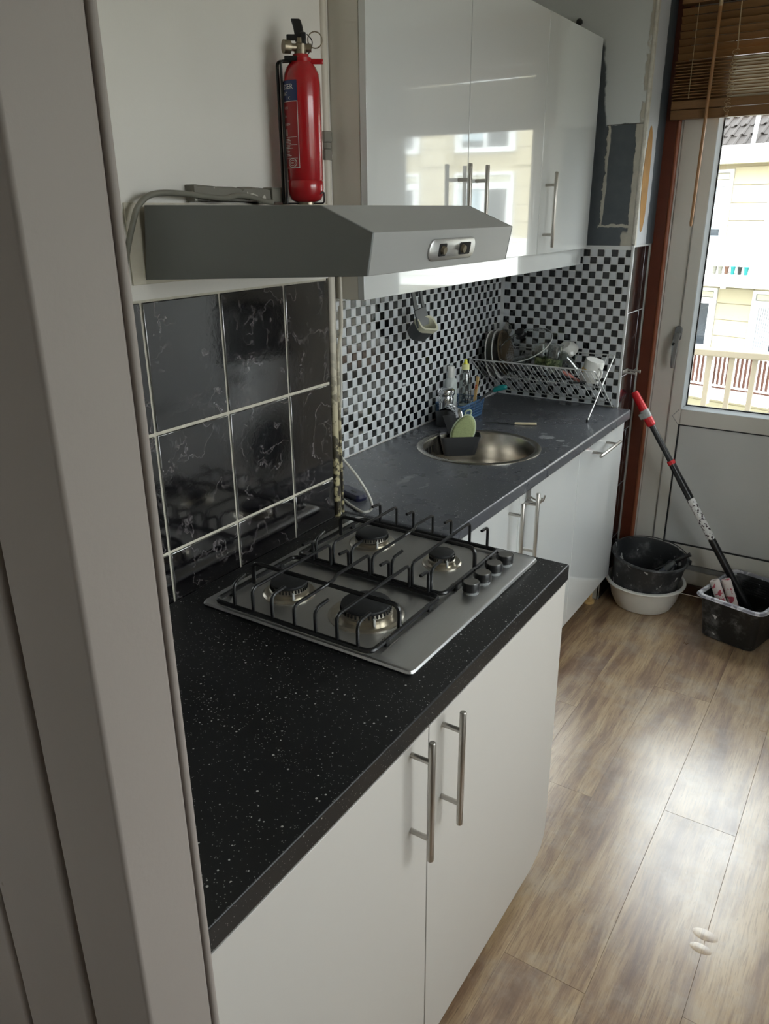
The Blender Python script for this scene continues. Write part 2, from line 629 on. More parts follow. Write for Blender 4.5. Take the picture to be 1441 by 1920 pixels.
def mat_plank():
    t = NT('oak_laminate')
    p = t.pos()
    oi = t.node('ObjectInfo').outputs['Random']
    off = t.node('VectorMath', {0: p, 1: t.comb(t.math('MULTIPLY', oi, 13.0), t.math('MULTIPLY', oi, 29.0), 0.0)}, operation='ADD').outputs[0]
    warp = t.scaled(t.noise(off, 2.4, 2, color=True), 0.035, 0.10, 0.0)
    q = t.node('VectorMath', {0: off, 1: warp}, operation='ADD').outputs[0]
    broad = t.noise(t.scaled(q, 10.0, 1.9, 1.0), 1.0, 5, 0.62)
    strip = t.noise(t.scaled(q, 30.0, 2.6, 1.0), 1.0, 5, 0.68)
    grain = t.noise(t.scaled(q, 150.0, 7.0, 1.0), 1.4, 4, 0.65)
    hair = t.noise(t.scaled(q, 520.0, 16.0, 1.0), 1.0, 3, 0.6)
    fleck = t.noise(t.scaled(off, 170.0, 24.0, 1.0), 1.0, 2, 0.5)
    tone = t.math('ADD', t.math('MULTIPLY', broad, 0.5), t.math('MULTIPLY', strip, 0.5))
    base = t.ramp(t.step(tone, 0.37, 0.63), [(0.0, srgb(126, 102, 86)), (0.3, srgb(154, 130, 108)), (0.62, srgb(176, 153, 124)), (1.0, srgb(194, 174, 145))])
    col = t.mix(t.math('MULTIPLY', t.step(grain, 0.49, 0.64), 0.50), base, srgb(116, 93, 78))
    col = t.mix(t.math('MULTIPLY', t.step(hair, 0.48, 0.72), 0.26), col, srgb(104, 84, 70))
    col = t.mix(t.math('MULTIPLY', t.step(fleck, 0.66, 0.74), 0.5), col, srgb(94, 74, 62))
    # knots with growth rings around them
    vo = t.node('TexVoronoi', {'Vector': t.scaled(off, 3.2, 1.15, 0.0), 'Scale': 1.0}, feature='F1')
    kd = t.math('ADD', vo.outputs['Distance'], t.math('MULTIPLY', t.noise(off, 26, 3), 0.10))
    kr = t.node('SeparateColor', {0: vo.outputs['Color']}).outputs[0]
    on = t.math('GREATER_THAN', kr, 0.40)
    halo = t.math('MULTIPLY', t.math('SUBTRACT', 1.0, t.step(kd, 0.10, 0.34)), on)
    rg = t.math('MULTIPLY', t.step(t.math('SINE', t.math('MULTIPLY', kd, 150.0)), 0.0, 0.9), halo)
    col = t.mix(t.math('MULTIPLY', halo, 0.35), col, srgb(128, 102, 84))
    col = t.mix(t.math('MULTIPLY', rg, 0.40), col, srgb(104, 82, 68))
    knot = t.math('MULTIPLY', t.math('SUBTRACT', 1.0, t.step(kd, 0.07, 0.13)), on)
    col = t.mix(t.math('MULTIPLY', knot, 0.6), col, srgb(92, 70, 58))
    tint = t.mix(oi, srgb(226, 216, 206), srgb(255, 250, 240))
    col = t.mix(1.0, col, tint, 'MULTIPLY')
    # grey scuffing where people walk
    sc = t.math('MULTIPLY', t.step(t.noise(p, 5.0, 5, 0.7), 0.46, 0.66), 0.30)
    col = t.mix(sc, col, srgb(176, 168, 156))
    t.set(color=col, rough=t.math('ADD', 0.20, t.math('MULTIPLY', t.noise(p, 6, 5, 0.7), 0.24)), spec=0.7, coat=1.0, coat_rough=t.math('ADD', 0.10, t.math('MULTIPLY', t.noise(p, 9, 5, 0.7), 0.25)))
    t.bump(t.math('ADD', t.math('MULTIPLY', grain, 0.4), t.noise(p, 14, 2)), 0.12, 0.002)
    M['oak_laminate'] = t.m


mat_plank()


def mat_bamboo(name, a, b):
    t = NT(name)
    p = t.pos()
    g = t.noise(t.scaled(p, 6, 90, 90), 3, 3)
    oi = t.node('ObjectInfo').outputs['Random']
    col = t.mix(g, srgb(*a), srgb(*b))
    col = t.mix(1.0, col, t.mix(oi, srgb(225, 220, 215), srgb(255, 255, 255)), 'MULTIPLY')
    t.set(color=col, rough=0.42)
    M[name] = t.m


mat_bamboo('blind_wood', (112, 80, 48), (150, 112, 70))
mat_bamboo('wand_wood', (150, 106, 62), (176, 128, 78))
simple('cord_beige', (176, 156, 124), 0.8)
simple('cord_white', (206, 204, 196), 0.45)
simple('cable_grey', (118, 116, 106), 0.5, vary=0.15)


def mat_pipe():
    t = NT('mouldy_pipe_paint')
    p = t.pos()
    x, y, z = t.xyz()
    low = t.math('SUBTRACT', 1.0, t.step(z, 1.0, 1.5))
    mould = t.math('MULTIPLY', t.step(t.noise(p, 45, 4), 0.44, 0.52), low)
    col = t.mix(low, srgb(204, 198, 186), srgb(184, 174, 136))
    col = t.mix(mould, col, srgb(40, 34, 24))
    t.set(color=col, rough=0.45)
    M['mouldy_pipe_paint'] = t.m


mat_pipe()


def mat_flaky(name, base, chip, th=0.56):
    t = NT(name)
    p = t.pos()
    m = t.step(t.noise(p, 28, 4), th, th + 0.03)
    t.set(color=t.mix(m, srgb(*base), srgb(*chip)), rough=0.7)
    t.bump(m, 0.6, 0.003)
    M[name] = t.m


mat_flaky('flaky_batten', (120, 117, 108), (196, 192, 180))
simple('fire_red', (168, 16, 26), 0.22, vary=0.08, coat=0.5)
simple('label_blue', (34, 48, 92), 0.4)
simple('label_red', (150, 22, 28), 0.4)
simple('print_white', (226, 222, 218), 0.5, vary=0.02)
simple('grey_plastic', (64, 67, 68), 0.45, vary=0.05)
simple('caddy_plastic', (58, 59, 61), 0.4, vary=0.06)
simple('cream_plastic', (208, 206, 182), 0.45, vary=0.05)
simple('sponge_green', (152, 162, 116), 0.95, vary=0.3, scale=160, bump=0.6)
simple('sponge_trim', (176, 188, 160), 0.8)
simple('basket_blue', (58, 92, 128), 0.4)
simple('teal_plastic', (16, 120, 120), 0.4)
simple('cap_yellow', (222, 220, 60), 0.4)
simple('cap_pale', (226, 226, 160), 0.4)
simple('bottle_milk', (196, 202, 200), 0.3, vary=0.05)
simple('wood_handle', (196, 164, 110), 0.5, vary=0.2, scale=60)
simple('knife_cream', (220, 208, 176), 0.4, vary=0.06)
simple('navy_plastic', (28, 30, 56), 0.35)
simple('china_white', (214, 214, 210), 0.15, vary=0.03)
simple('china_brown', (92, 78, 62), 0.2, vary=0.15)
simple('print_ochre', (206, 160, 40), 0.4)
simple('pink_plastic', (206, 130, 120), 0.5)
simple('red_plastic', (206, 26, 36), 0.35)
simple('clip_grey', (150, 152, 152), 0.45)
simple('pole_black', (24, 25, 27), 0.28, vary=0.1)
simple('enamel_white', (226, 228, 230), 0.22, vary=0.02)
simple('bowl_white', (222, 221, 216), 0.3, vary=0.03)
simple('appliance_grey', (150, 152, 152), 0.35)


def mat_splash(name, base, paint, th, scale=26, rough=0.45):
    t = NT(name)
    p = t.pos()
    m = t.step(t.noise(t.scaled(p, 1, 1, 0.8), scale, 3, 0.5, 0.4), th, th + 0.02)
    sm = t.math('MULTIPLY', t.step(t.noise(p, scale * 0.5, 5, 0.7), 0.5, 0.75), 0.25)
    c = t.mix(sm, srgb(*base), srgb(*paint))
    t.set(color=t.mix(m, c, srgb(*paint)), rough=rough)
    M[name] = t.m


mat_splash('tub_black', (40, 42, 45), (190, 192, 192), 0.645)
mat_splash('bin_black', (20, 21, 22), (196, 198, 200), 0.675)
mat_splash('bin_rim', (150, 150, 160), (210, 210, 216), 0.5)
mat_splash('roller_fleece', (206, 196, 192), (168, 74, 86), 0.58, 40, 0.95)
mat_splash('brush_grey', (70, 74, 84), (190, 192, 196), 0.55)


def mat_text_sticker():
    t = NT('pole_sticker')
    p = t.pos()
    m = t.step(t.noise(p, 90, 2), 0.56, 0.58)
    t.set(color=t.mix(m, srgb(222, 222, 222), srgb(60, 50, 54)), rough=0.4)
    M['pole_sticker'] = t.m


mat_text_sticker()


def mat_glass(name, tint=(1, 1, 1), rough=0.0, f0=0.04):
    """Thin pane: clear, with a Fresnel reflection."""
    t = NT(name)
    tr = t.node('BsdfTransparent', {'Color': tint + (1,)})
    gl = t.node('BsdfGlossy', {'Color': (1, 1, 1, 1), 'Roughness': rough})
    ge = t.node('NewGeometry')
    co = t.math('ABSOLUTE', t.node('VectorMath', {0: ge.outputs['Normal'], 1: ge.outputs['Incoming']}, operation='DOT_PRODUCT').outputs['Value'])
    fr = t.math('ADD', f0, t.math('MULTIPLY', 1.0 - f0, t.math('POWER', t.math('SUBTRACT', 1.0, co, None, True), 5.0)))
    mx = t.node('MixShader', {0: fr, 1: tr.outputs[0], 2: gl.outputs[0]})
    t.l.new(mx.outputs[0], t.n['Material Output'].inputs['Surface'])
    M[name] = t.m


mat_glass('pane_glass', (0.97, 0.99, 0.98))
mat_glass('thin_glass', (0.78, 0.80, 0.79), 0.03, 0.10)
mat_glass('smoked_glass', (0.66, 0.63, 0.58), 0.03, 0.08)
mat_glass('clear_plastic', (0.60, 0.64, 0.62), 0.12, 0.10)


def mat_tumbler_print():
    t = NT('green_print')
    p = t.pos()
    m = t.step(t.noise(p, 70, 3), 0.46, 0.52)
    t.set(color=t.mix(m, srgb(66, 84, 44), srgb(150, 160, 112)), rough=0.35)
    M['green_print'] = t.m


mat_tumbler_print()
simple('far_glass_dark', (60, 66, 72), 0.08, vary=0.35, scale=3)
simple('far_glass_pale', (176, 192, 200), 0.2, vary=0.12, scale=1.5)
simple('far_frame', (232, 234, 236), 0.4)
simple('far_board', (182, 172, 146), 0.6, vary=0.04, scale=2)
simple('far_white', (236, 236, 234), 0.5)
simple('far_reed', (92, 58, 46), 0.8, vary=0.25, scale=30)
simple('far_curtain', (196, 200, 204), 0.8)
simple('far_vent', (196, 194, 176), 0.5)
simple('roof_clay', (62, 57, 55), 0.75, vary=0.25, scale=4)
simple('rail_beige', (156, 146, 128), 0.5, vary=0.06, scale=8)
simple('concrete', (128, 126, 120), 0.8, vary=0.12, scale=8)
simple('ground_green', (92, 98, 78), 0.9, vary=0.2, scale=1)


# ================================================================== THE SETTING
WT = 2.6                       # ceiling height
# floor: laminate boards 20 cm wide, butt joints where the photo shows them
fb = MB().box(-0.5, -2.8, -0.12, 2.6, 1.86, -0.012)
floor = struct('floor', fb, 'sill_brown', smooth=False)
LEN = 1.335
offs = {0.67: 1.022, 0.87: 0.38, 1.07: -0.25, 0.47: 0.317, 0.27: 0.74}
x = -0.33
while x < 2.36:
    key = round(x, 2)
    y0 = offs.get(key, random.uniform(-0.6, 0.7))
    y = y0 - LEN * 3
    while y < 1.858:
        a, b = max(y, -2.78), min(y + LEN, 1.858)
        if b - a > 0.02:
            g = 0.00018
            pl = MB().box(x + g, a + g, -0.0115, x + 0.2 - g, b - g, random.uniform(-0.0003, 0.0))
            build('plank', pl, 'oak_laminate', floor, bevel=0.0005, seg=1, smooth=False)
        y += LEN
    x += 0.2
# swollen board joints
sw = MB()
for cx, cy, l in ((1.067, -0.005, 0.05), (1.066, -0.05, 0.042)):
    sw.lathe([(0.0, 0.0006), (0.2, 0.00055), (0.45, 0.00035), (0.7, 0.00014), (0.85, 0.00004), (1.0, -0.0002)], (cx, cy, 0), 20, sx=l * 0.62, sy=l * 0.36)
build('swollen_joint', sw, 'oak_laminate', floor)

struct('ceiling', MB().box(-0.5, -2.8, WT, 2.6, 2.0, WT + 0.1), 'ceiling_paint', smooth=False)

# wall behind the hob (a chimney breast, face at x = 0)
wl_ = MB().box(-0.42, -1.2, 0, -0.011, 0.004, WT)
wl_.box(-0.011, -1.2, 1.5205, 0.0, -0.036, WT)
wall_left = struct('wall_left', wl_, 'wall_paint', smooth=False)
build('grout', MB().box(-0.0112, -1.2, 0.5, -0.0042, -0.036, 1.5215), 'grout', wall_left, smooth=False)
tile_protos = {}


def tile(parent, y0, y1, z0, z1, x):
    """A wall tile facing +x."""
    k = (round(y1 - y0, 3), round(z1 - z0, 3))
    c = Vector((x - 0.004, (y0 + y1) / 2, (z0 + z1) / 2))
    if k in tile_protos:
        return piece(tile_protos[k], c, parent)
    o = build('tile', MB().box(x - 0.008, y0, z0, x, y1, z1), 'black_marble_tile', parent, bevel=0.0016, seg=2)
    tile_protos[k] = o
    return o


ys = [-1.2, -1.0265, -0.8215, -0.6165, -0.4115, -0.2065, -0.0425]
zs = [0.757, 1.011, 1.265, 1.519]
for i in range(6):
    for j in range(3):
        tile(wall_left, ys[i] + 0.0035, ys[i + 1] - (0.0035 if i < 5 else 0.0), zs[j] + 0.0035, zs[j + 1] - 0.0035, 0.0)
build('tile_edge_strip', MB().box(-0.014, -0.0425, 0.9, -0.003, -0.0385, 1.52), 'black_plastic', wall_left, bevel=0.001)
build('tile_edge_strip', MB().box(-0.05, -0.002, 0.9, -0.012, 0.0045, 1.47), 'black_marble_tile', wall_left, bevel=0.001)

# recessed wall with the mosaic (face x = -0.29)
wall_recess = struct('wall_recess', MB().box(-0.42, 0.004, 0, -0.292, 1.75, WT), 'wall_paint', smooth=False)
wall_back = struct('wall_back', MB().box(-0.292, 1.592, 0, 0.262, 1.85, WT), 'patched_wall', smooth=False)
build('mosaic_sheet', MB().box(-0.2925, 0.0045, 0.9005, -0.2905, 1.592, 1.50), 'mosaic_grout', wall_recess, smooth=False)
build('mosaic_sheet', MB().box(-0.2905, 1.5905, 0.9005, 0.264, 1.5925, 1.538), 'mosaic_grout', wall_back, smooth=False)
PIT = 0.0282


def mosaic(parent, cells, to_world, facing, keep):
    """cells: list of (i, j); tiles nearest the camera become parts, the rest one part."""
    cells.sort(key=lambda ij: (to_world(*ij) - CAM).length)
    h = (PIT - 0.0028) / 2
    protos = {}

    def frustum(mb, c):
        n, u = facing
        w = Vector((0, 0, 1))
        vs = []
        for d, k in ((0.0, h), (0.0016, h), (0.0022, h - 0.0011)):
            vs += [c + n * d + u * (a * k) + w * (b * k) for a, b in ((-1, -1), (1, -1), (1, 1), (-1, 1))]
        fs = [(8, 9, 10, 11)]
        for L in (0, 4):
            for k in range(4):
                fs.append((L + k, L + (k + 1) % 4, L + 4 + (k + 1) % 4, L + 4 + k))
        mb._add(vs, fs)
    off = facing[0] * 0.0011
    for n, (i, j) in enumerate(cells[:keep]):
        b = (i + j) % 2
        c = to_world(i, j)
        if b not in protos:
            mb = MB(); frustum(mb, c)
            protos[b] = build('mosaic_tile', mb, 'mosaic_black' if b else 'mosaic_white', parent, smooth=False)
        else:
            piece(protos[b], c + off, parent)
    rest = MB()
    for i, j in cells[keep:]:
        rest.cur = (i + j) % 2
        frustum(rest, to_world(i, j))
    if rest.v:
        stuff(build('mosaic_field', rest, ['mosaic_white', 'mosaic_black'], parent, smooth=False))


mosaic(wall_recess, [(i, j) for i in range(56) for j in range(20) if i > 12 or j > 16 or i < 1],
       lambda i, j: Vector((-0.2905, 1.576 - (55 - i) * PIT, 0.918 + j * PIT)), (Vector((1, 0, 0)), Vector((0, 1, 0))), 300)
mosaic(wall_back, [(i, j) for i in range(19) for j in range(22)],
       lambda i, j: Vector((0.249 - (18 - i) * PIT, 1.5905, 0.918 + j * PIT)), (Vector((0, -1, 0)), Vector((1, 0, 0))), 300)

# return wall beside the door (face x = 0.265), tiles below, scarred paint above
wr = MB().box(0.262, 1.592, 1.54, 0.266, 1.85, WT)
wr.box(0.255, 1.592, 0, 0.2605, 1.85, 1.545)
# rounded corner bead
wr.tube([(0.2585, 1.5955, 1.545), (0.2585, 1.5955, WT)], 0.0072, 12)
wall_return = struct('wall_return', wr, 'scarred_wall')
build('grout', MB().box(0.2605, 1.5925, 0, 0.2625, 1.8, 1.54), 'mosaic_grout', wall_return, smooth=False)
for j in range(7):
    z0 = max(0.0, 1.535 - 0.254 * (j + 1)) + 0.002
    z1 = 1.535 - 0.254 * j - 0.002
    for a, b in ((1.596, 1.742), (1.746, 1.80)):
        build('tile', MB().box(0.2605, a, z0, 0.2665, b, z1), 'black_marble_tile', wall_return, bevel=0.001)
build('tile_trim', MB().box(0.262, 1.801, 0, 0.269, 1.809, 1.538), 'clip_grey', wall_return, bevel=0.002)
build('corner_trim', MB().box(0.256, 1.5865, 0.9, 0.266, 1.5955, 1.54), 'mosaic_grout', wall_return, bevel=0.002)
# the torn-open strip of wood in the paint
pts = []
for k in range(28):
    a = 2 * PI * k / 28
    pts.append((1.650 + 0.043 * math.sin(a) * (1 + 0.10 * math.sin(3 * a)), 1.775 + 0.188 * math.cos(a)))
sc_ = MB().prism(pts, lambda a, b: (0.2655, a, b), lambda a, b: (0.2672, a, b))
lab(build('wood_scar', sc_, 'bare_wood', wall_return), 'ochre bare wood showing through torn paint')

# wall with the balcony door
wd = MB().box(0.255, 1.85, 2.42, 2.6, 2.0, WT)
wd.box(1.30, 1.85, 0, 2.6, 2.0, 2.42)
wd.box(-0.42, 1.85, 0, 0.262, 2.0, WT)
wall_door = struct('wall_door', wd, 'wall_paint', smooth=False)
# right-hand wall outside the frame, with a window added to light the units
WX = 2.36
wr2 = MB().box(WX, -1.2, 0, WX + 0.14, 1.85, 0.95).box(WX, -1.2, 2.3, WX + 0.14, 1.85, WT)
wr2.box(WX, -1.2, 0.95, WX + 0.14, -1.0, 2.3).box(WX, 0.55, 0.95, WX + 0.14, 1.85, 2.3)
struct('wall_right', wr2, 'wall_paint', smooth=False)
win = struct('added_window_1', MB().box(WX + 0.04, -1.0, 0.95, WX + 0.1, -0.94, 2.3).box(WX + 0.04, 0.49, 0.95, WX + 0.1, 0.55, 2.3)
             .box(WX + 0.04, -0.94, 0.95, WX + 0.1, 0.49, 1.01).box(WX + 0.04, -0.94, 2.24, WX + 0.1, 0.49, 2.3).box(WX + 0.04, -0.26, 1.01, WX + 0.1, -0.2, 2.24), 'upvc_white', bevel=0.004)
for a, b in ((-0.94, -0.26), (-0.2, 0.49)):
    build('pane', MB().box(WX + 0.066, a, 1.01, WX + 0.072, b, 2.24), 'pane_glass', win, smooth=False)
build('window_sill', MB().box(WX - 0.04, -1.03, 0.925, WX + 0.04, 0.58, 0.95), 'upvc_white', win, bevel=0.004)

# wall and doorway the photographer stands in, hall behind
wn_ = MB().box(-0.5, -1.262, 0, 0.60, -1.2, WT).box(1.62, -1.34, 0, 2.6, -1.2, WT).box(0.60, -1.34, 2.2, 1.62, -1.2, WT)
struct('wall_front', wn_, 'wall_paint', smooth=False)
cas = MB().box(0.578, -1.286, 0, 0.6785, -1.208, 2.24).box(0.60, -1.2075, 0, 0.6805, -1.1985, 2.24)
struct('trim_1', cas, 'trim_paint', bevel=0.004, seg=3)
cas = MB().box(0.424, -1.284, 0, 0.564, -1.2625, 2.24)
struct('trim_2', cas, 'trim_paint', bevel=0.008, seg=4)
cas = MB().box(0.10, -1.280, 0, 0.408, -1.2625, 2.24)
struct('trim_3', cas, 'trim_paint', bevel=0.006, seg=3)
cas = MB().box(1.58, -1.347, 0, 1.64, -1.19, 2.24)
struct('trim_4', cas, 'trim_paint', bevel=0.004, seg=2)
hall = MB().box(-0.5, -2.9, 0, 2.6, -2.78, 1.0).box(-0.5, -2.9, 2.1, 2.6, -2.78, WT).box(-0.5, -2.9, 1.0, -0.15, -2.78, 2.1).box(0.22, -2.9, 1.0, 2.6, -2.78, 2.1)
win2 = struct('added_window_2', MB().box(-0.15, -2.86, 1.0, -0.10, -2.80, 2.1).box(0.17, -2.86, 1.0, 0.22, -2.80, 2.1).box(-0.10, -2.86, 1.0, 0.17, -2.80, 1.05).box(-0.10, -2.86, 2.05, 0.17, -2.80, 2.1), 'upvc_white', bevel=0.004)  # unseen window, added in the hall to light the door casing
build('pane', MB().box(-0.10, -2.834, 1.05, 0.17, -2.828, 2.05), 'pane_glass', win2, smooth=False)
hall.box(-0.6, -2.8, 0, -0.5, -1.2, WT).box(2.5, -2.8, 0, 2.6, -1.2, WT)
struct('wall_hall', hall, 'wall_paint', smooth=False)

# ------------------------------------------------------------------ brown door jamb and white balcony door
jm = MB().box(0.262, 1.8455, 0, 0.318, 1.885, 2.42)
jamb = struct('trim_5', jm, 'jamb_brown', bevel=0.003)
build('bead', MB().tube([(0.318, 1.850, 0), (0.318, 1.850, 2.42)], 0.009, 12), 'jamb_bead', jamb)
struct('trim_6', MB().box(0.318, 1.856, 0, 1.30, 1.90, 0.046), 'sill_brown', bevel=0.004)

DY = 1.87
door = struct('door_1', MB().box(0.316, DY + 0.002, 0.046, 0.329, DY + 0.06, 2.42).box(0.328, DY, 0.048, 0.409, DY + 0.065, 2.42).box(1.22, DY, 0.048, 1.298, DY + 0.065, 2.42)
              .box(0.409, DY, 2.34, 1.22, DY + 0.065, 2.42).box(0.409, DY, 0.048, 1.22, DY + 0.065, 0.118), 'upvc_white', bevel=0.004, seg=2)
ld = MB()
ld.box(0.413, DY - 0.012, 0.15, 0.462, DY + 0.05, 2.335)        # hinge stile
ld.box(1.15, DY - 0.012, 0.15, 1.216, DY + 0.05, 2.335)
ld.box(0.462, DY - 0.012, 0.792, 1.15, DY + 0.05, 0.862)         # mid rail
ld.box(0.462, DY - 0.012, 0.15, 1.15, DY + 0.05, 0.243)          # bottom rail
ld.box(0.462, DY - 0.012, 2.27, 1.15, DY + 0.05, 2.335)
leaf = build('door_leaf', ld, 'upvc_white', door, bevel=0.004, seg=2)
gk = MB()
for a, b, c_, d in ((0.409, 0.413, 0.12, 2.34), (1.216, 1.22, 0.12, 2.34)):
    gk.box(a, DY + 0.004, c_, b, DY + 0.03, d)
gk.box(0.409, DY + 0.004, 0.118, 1.22, DY + 0.03, 0.15)
build('door_seal', gk, 'bead_grey', door, smooth=False)
# grey strip standing in for the shadow band under the leaf
build('shadow_band', MB().box(0.415, DY - 0.006, 0.122, 1.214, DY + 0.02, 0.146), 'appliance_grey', door, bevel=0.003)


def frame_strip(x0, x1, z0, z1, w, ya, yb):
    return MB().box(x0, ya, z0, x0 + w, yb, z1).box(x1 - w, ya, z0, x1, yb, z1).box(x0 + w, ya, z0, x1 - w, yb, z0 + w).box(x0 + w, ya, z1 - w, x1 - w, yb, z1)


build('panel_seal', frame_strip(0.459, 1.153, 0.24, 0.795, 0.005, DY - 0.0125, DY + 0.004), 'gasket', door, smooth=False)
build('door_panel', MB().box(0.464, DY - 0.006, 0.245, 1.148, DY + 0.02, 0.79), 'upvc_panel', door, bevel=0.002)
# bevelled glazing bead
lp = []
for (x0, x1, z0, z1, yy) in ((0.462, 1.15, 0.862, 2.27, DY - 0.012), (0.462, 1.15, 0.862, 2.27, DY - 0.013), (0.476, 1.136, 0.876, 2.256, DY + 0.004), (0.476, 1.136, 0.876, 2.256, DY + 0.03), (0.462, 1.15, 0.862, 2.27, DY + 0.03)):
    lp.append([Vector((x0, yy, z0)), Vector((x1, yy, z0)), Vector((x1, yy, z1)), Vector((x0, yy, z1))])
build('glazing_bead', MB().loft(lp, closed=True), 'bead_grey', door, smooth=False)
build('glass_seal', frame_strip(0.475, 1.137, 0.875, 2.257, 0.006, DY + 0.005, DY + 0.011), 'gasket', door, smooth=False)
build('pane', MB().box(0.478, DY + 0.012, 0.878, 1.134, DY + 0.018, 2.254), 'pane_glass', door, smooth=False)
# mitre marks of the welded corner
mt = MB()
for sgn in (-1, 1):
    mt.tube([(0.430, DY - 0.0125, 0.828), (0.455, DY - 0.0125, 0.828 + sgn * 0.032)], 0.0012, 6)
build('weld_mark', mt, 'appliance_grey', door)
# handle

def xz_plate(loop2d_w, loop2d_h, r, cx, cz, y0, y1, seg=5):
    l0 = [Vector((cx + p.x, y0, cz + p.y)) for p in rrect(loop2d_w, loop2d_h, r, seg)]
    l1 = [Vector((cx + p.x, y1, cz + p.y)) for p in rrect(loop2d_w, loop2d_h, r, seg)]
    return MB().loft([l0, l1])


HX = 0.412
hp = build('door_handle', xz_plate(0.030, 0.062, 0.014, HX, 1.182, DY - 0.012, DY - 0.021), 'lever_grey', door, bevel=0.002)
lv = MB()
prof = [(1.185, 0.012, -0.030), (1.165, 0.012, -0.045), (1.14, 0.011, -0.052), (1.10, 0.0095, -0.056), (1.06, 0.008, -0.054), (1.042, 0.006, -0.050)]
lv.loft([[Vector((HX + a * 1.0, DY + b_ + c_, z)) for a, c_ in ((-w, 0.005), (0, 0.008), (w, 0.005), (w, -0.004), (0, -0.007), (-w, -0.004))] for z, w, b_ in prof])
lv.tube([(HX, DY - 0.015, 1.178), (HX, DY - 0.034, 1.178)], 0.011, 12)
build('lever', lv, 'lever_grey', hp)
build('key_cylinder', MB().tube([(HX - 0.005, DY - 0.02, 1.142), (HX - 0.005, DY - 0.058, 1.142)], 0.007, 10), 'black_plastic', hp)

# ------------------------------------------------------------------ wooden blind
BY = 1.815
blind = thing('wooden_blind', 'brown wooden slatted blind pulled most of the way up over the balcony door', 'blind', (0.78, BY, 1.99))
bx0, bx1 = 0.293, 1.27
build('head_rail', MB().box(bx0, BY - 0.025, 2.372, bx1, BY + 0.022, 2.43), 'blind_wood', blind, bevel=0.003)


def slat(z, tilt, w=0.025, th=0.0026, x0=bx0, x1=bx1):
    mb = MB()
    loops = []
    for xx in (x0, x1):
        l = []
        for k in range(5):
            u = (k / 4 - 0.5) * w
            hgt = 0.0016 * (1 - (2 * u / w) ** 2)
            l.append(Vector((xx, BY + u * math.cos(tilt) - hgt * math.sin(tilt), z + u * math.sin(tilt) + hgt * math.cos(tilt))))
        up = Vector((0, -math.sin(tilt), math.cos(tilt))) * th
        loops.append(l + [p - up for p in reversed(l)])
    mb.loft(loops)
    return build('slat', mb, 'blind_wood', blind)


for k in range(7):
    slat(2.352 - k * 0.0245 + random.uniform(-0.001, 0.001), math.radians(-52))
for k in range(13):
    slat(2.186 - k * 0.0102, math.radians(random.uniform(-16, -4)), 0.026, 0.0036, bx0 - 0.004 + random.uniform(-0.003, 0.003))
build('bottom_rail', MB().box(bx0 - 0.003, BY - 0.014, 2.026, bx1, BY + 0.012, 2.056), 'blind_wood', blind, bevel=0.002)
build('bottom_rail', MB().box(bx0 - 0.002, BY - 0.016, 1.991, bx1, BY + 0.011, 2.024), 'blind_wood', blind, bevel=0.002)
w_ = build('wand', MB().tube([(0.432, BY - 0.034, 2.355), (0.424, BY - 0.036, 1.62), (0.424, BY - 0.036, 1.607)], [0.0062, 0.0062, 0.004], 8), 'wand_wood', blind)
build('wand_cap', MB().tube([(0.4322, BY - 0.034, 2.375), (0.432, BY - 0.034, 2.35)], 0.007, 8), 'cord_beige', w_)
pts = [(0.501, BY - 0.028, 2.372), (0.503, BY - 0.03, 2.3), (0.508, BY - 0.03, 2.21)]
cd = MB().tube(smooth_path(pts, 4), 0.002, 6)
pts = []
for k in range(90):
    t_ = k / 89
    a = k * 1.15
    rr_ = 0.010 + 0.004 * math.sin(k * 0.7)
    pts.append((0.506 - 0.006 * t_ + rr_ * math.cos(a), BY - 0.036 + 0.006 * math.sin(a * 0.9), 2.205 - 0.2 * t_ + 0.006 * math.sin(a)))
cd.tube(smooth_path(pts, 2), 0.0011, 5)
build('lift_cord', cd, 'cord_beige', blind)
build('cord_tassel', MB().lathe([(0.0, 0.012), (0.004, 0.010), (0.007, 0.0), (0.006, -0.003), (0.0, -0.004)], (0.5, BY - 0.034, 1.996), 10), 'blind_wood', blind)
for xx in (0.352, 1.18):
    build('ladder_cord', MB().tube([(xx, BY - 0.017, 2.372), (xx, BY - 0.017, 2.06)], 0.0012, 5), 'cord_beige', blind)


# ================================================================== KITCHEN UNITS
def bar_handle(parent, p0, p1, out, posts=(0.165, 0.81), r=0.006, stand=0.032):
    """Steel bar handle between p0 and p1 (bar axis), posts run back along -out."""
    p0, p1, out = Vector(p0), Vector(p1), Vector(out)
    h = build('handle', MB().tube([p0, p0.lerp(p1, 0.008), p0.lerp(p1, 0.992), p1], [r * 0.8, r, r, r * 0.8], 14), 'bar_steel', parent)
    for q in posts:
        c = p0.lerp(p1, q)
        build('handle_post', MB().tube([c - out * 0.004, c - out * stand], r * 0.82, 12), 'bar_steel', h)
    return h


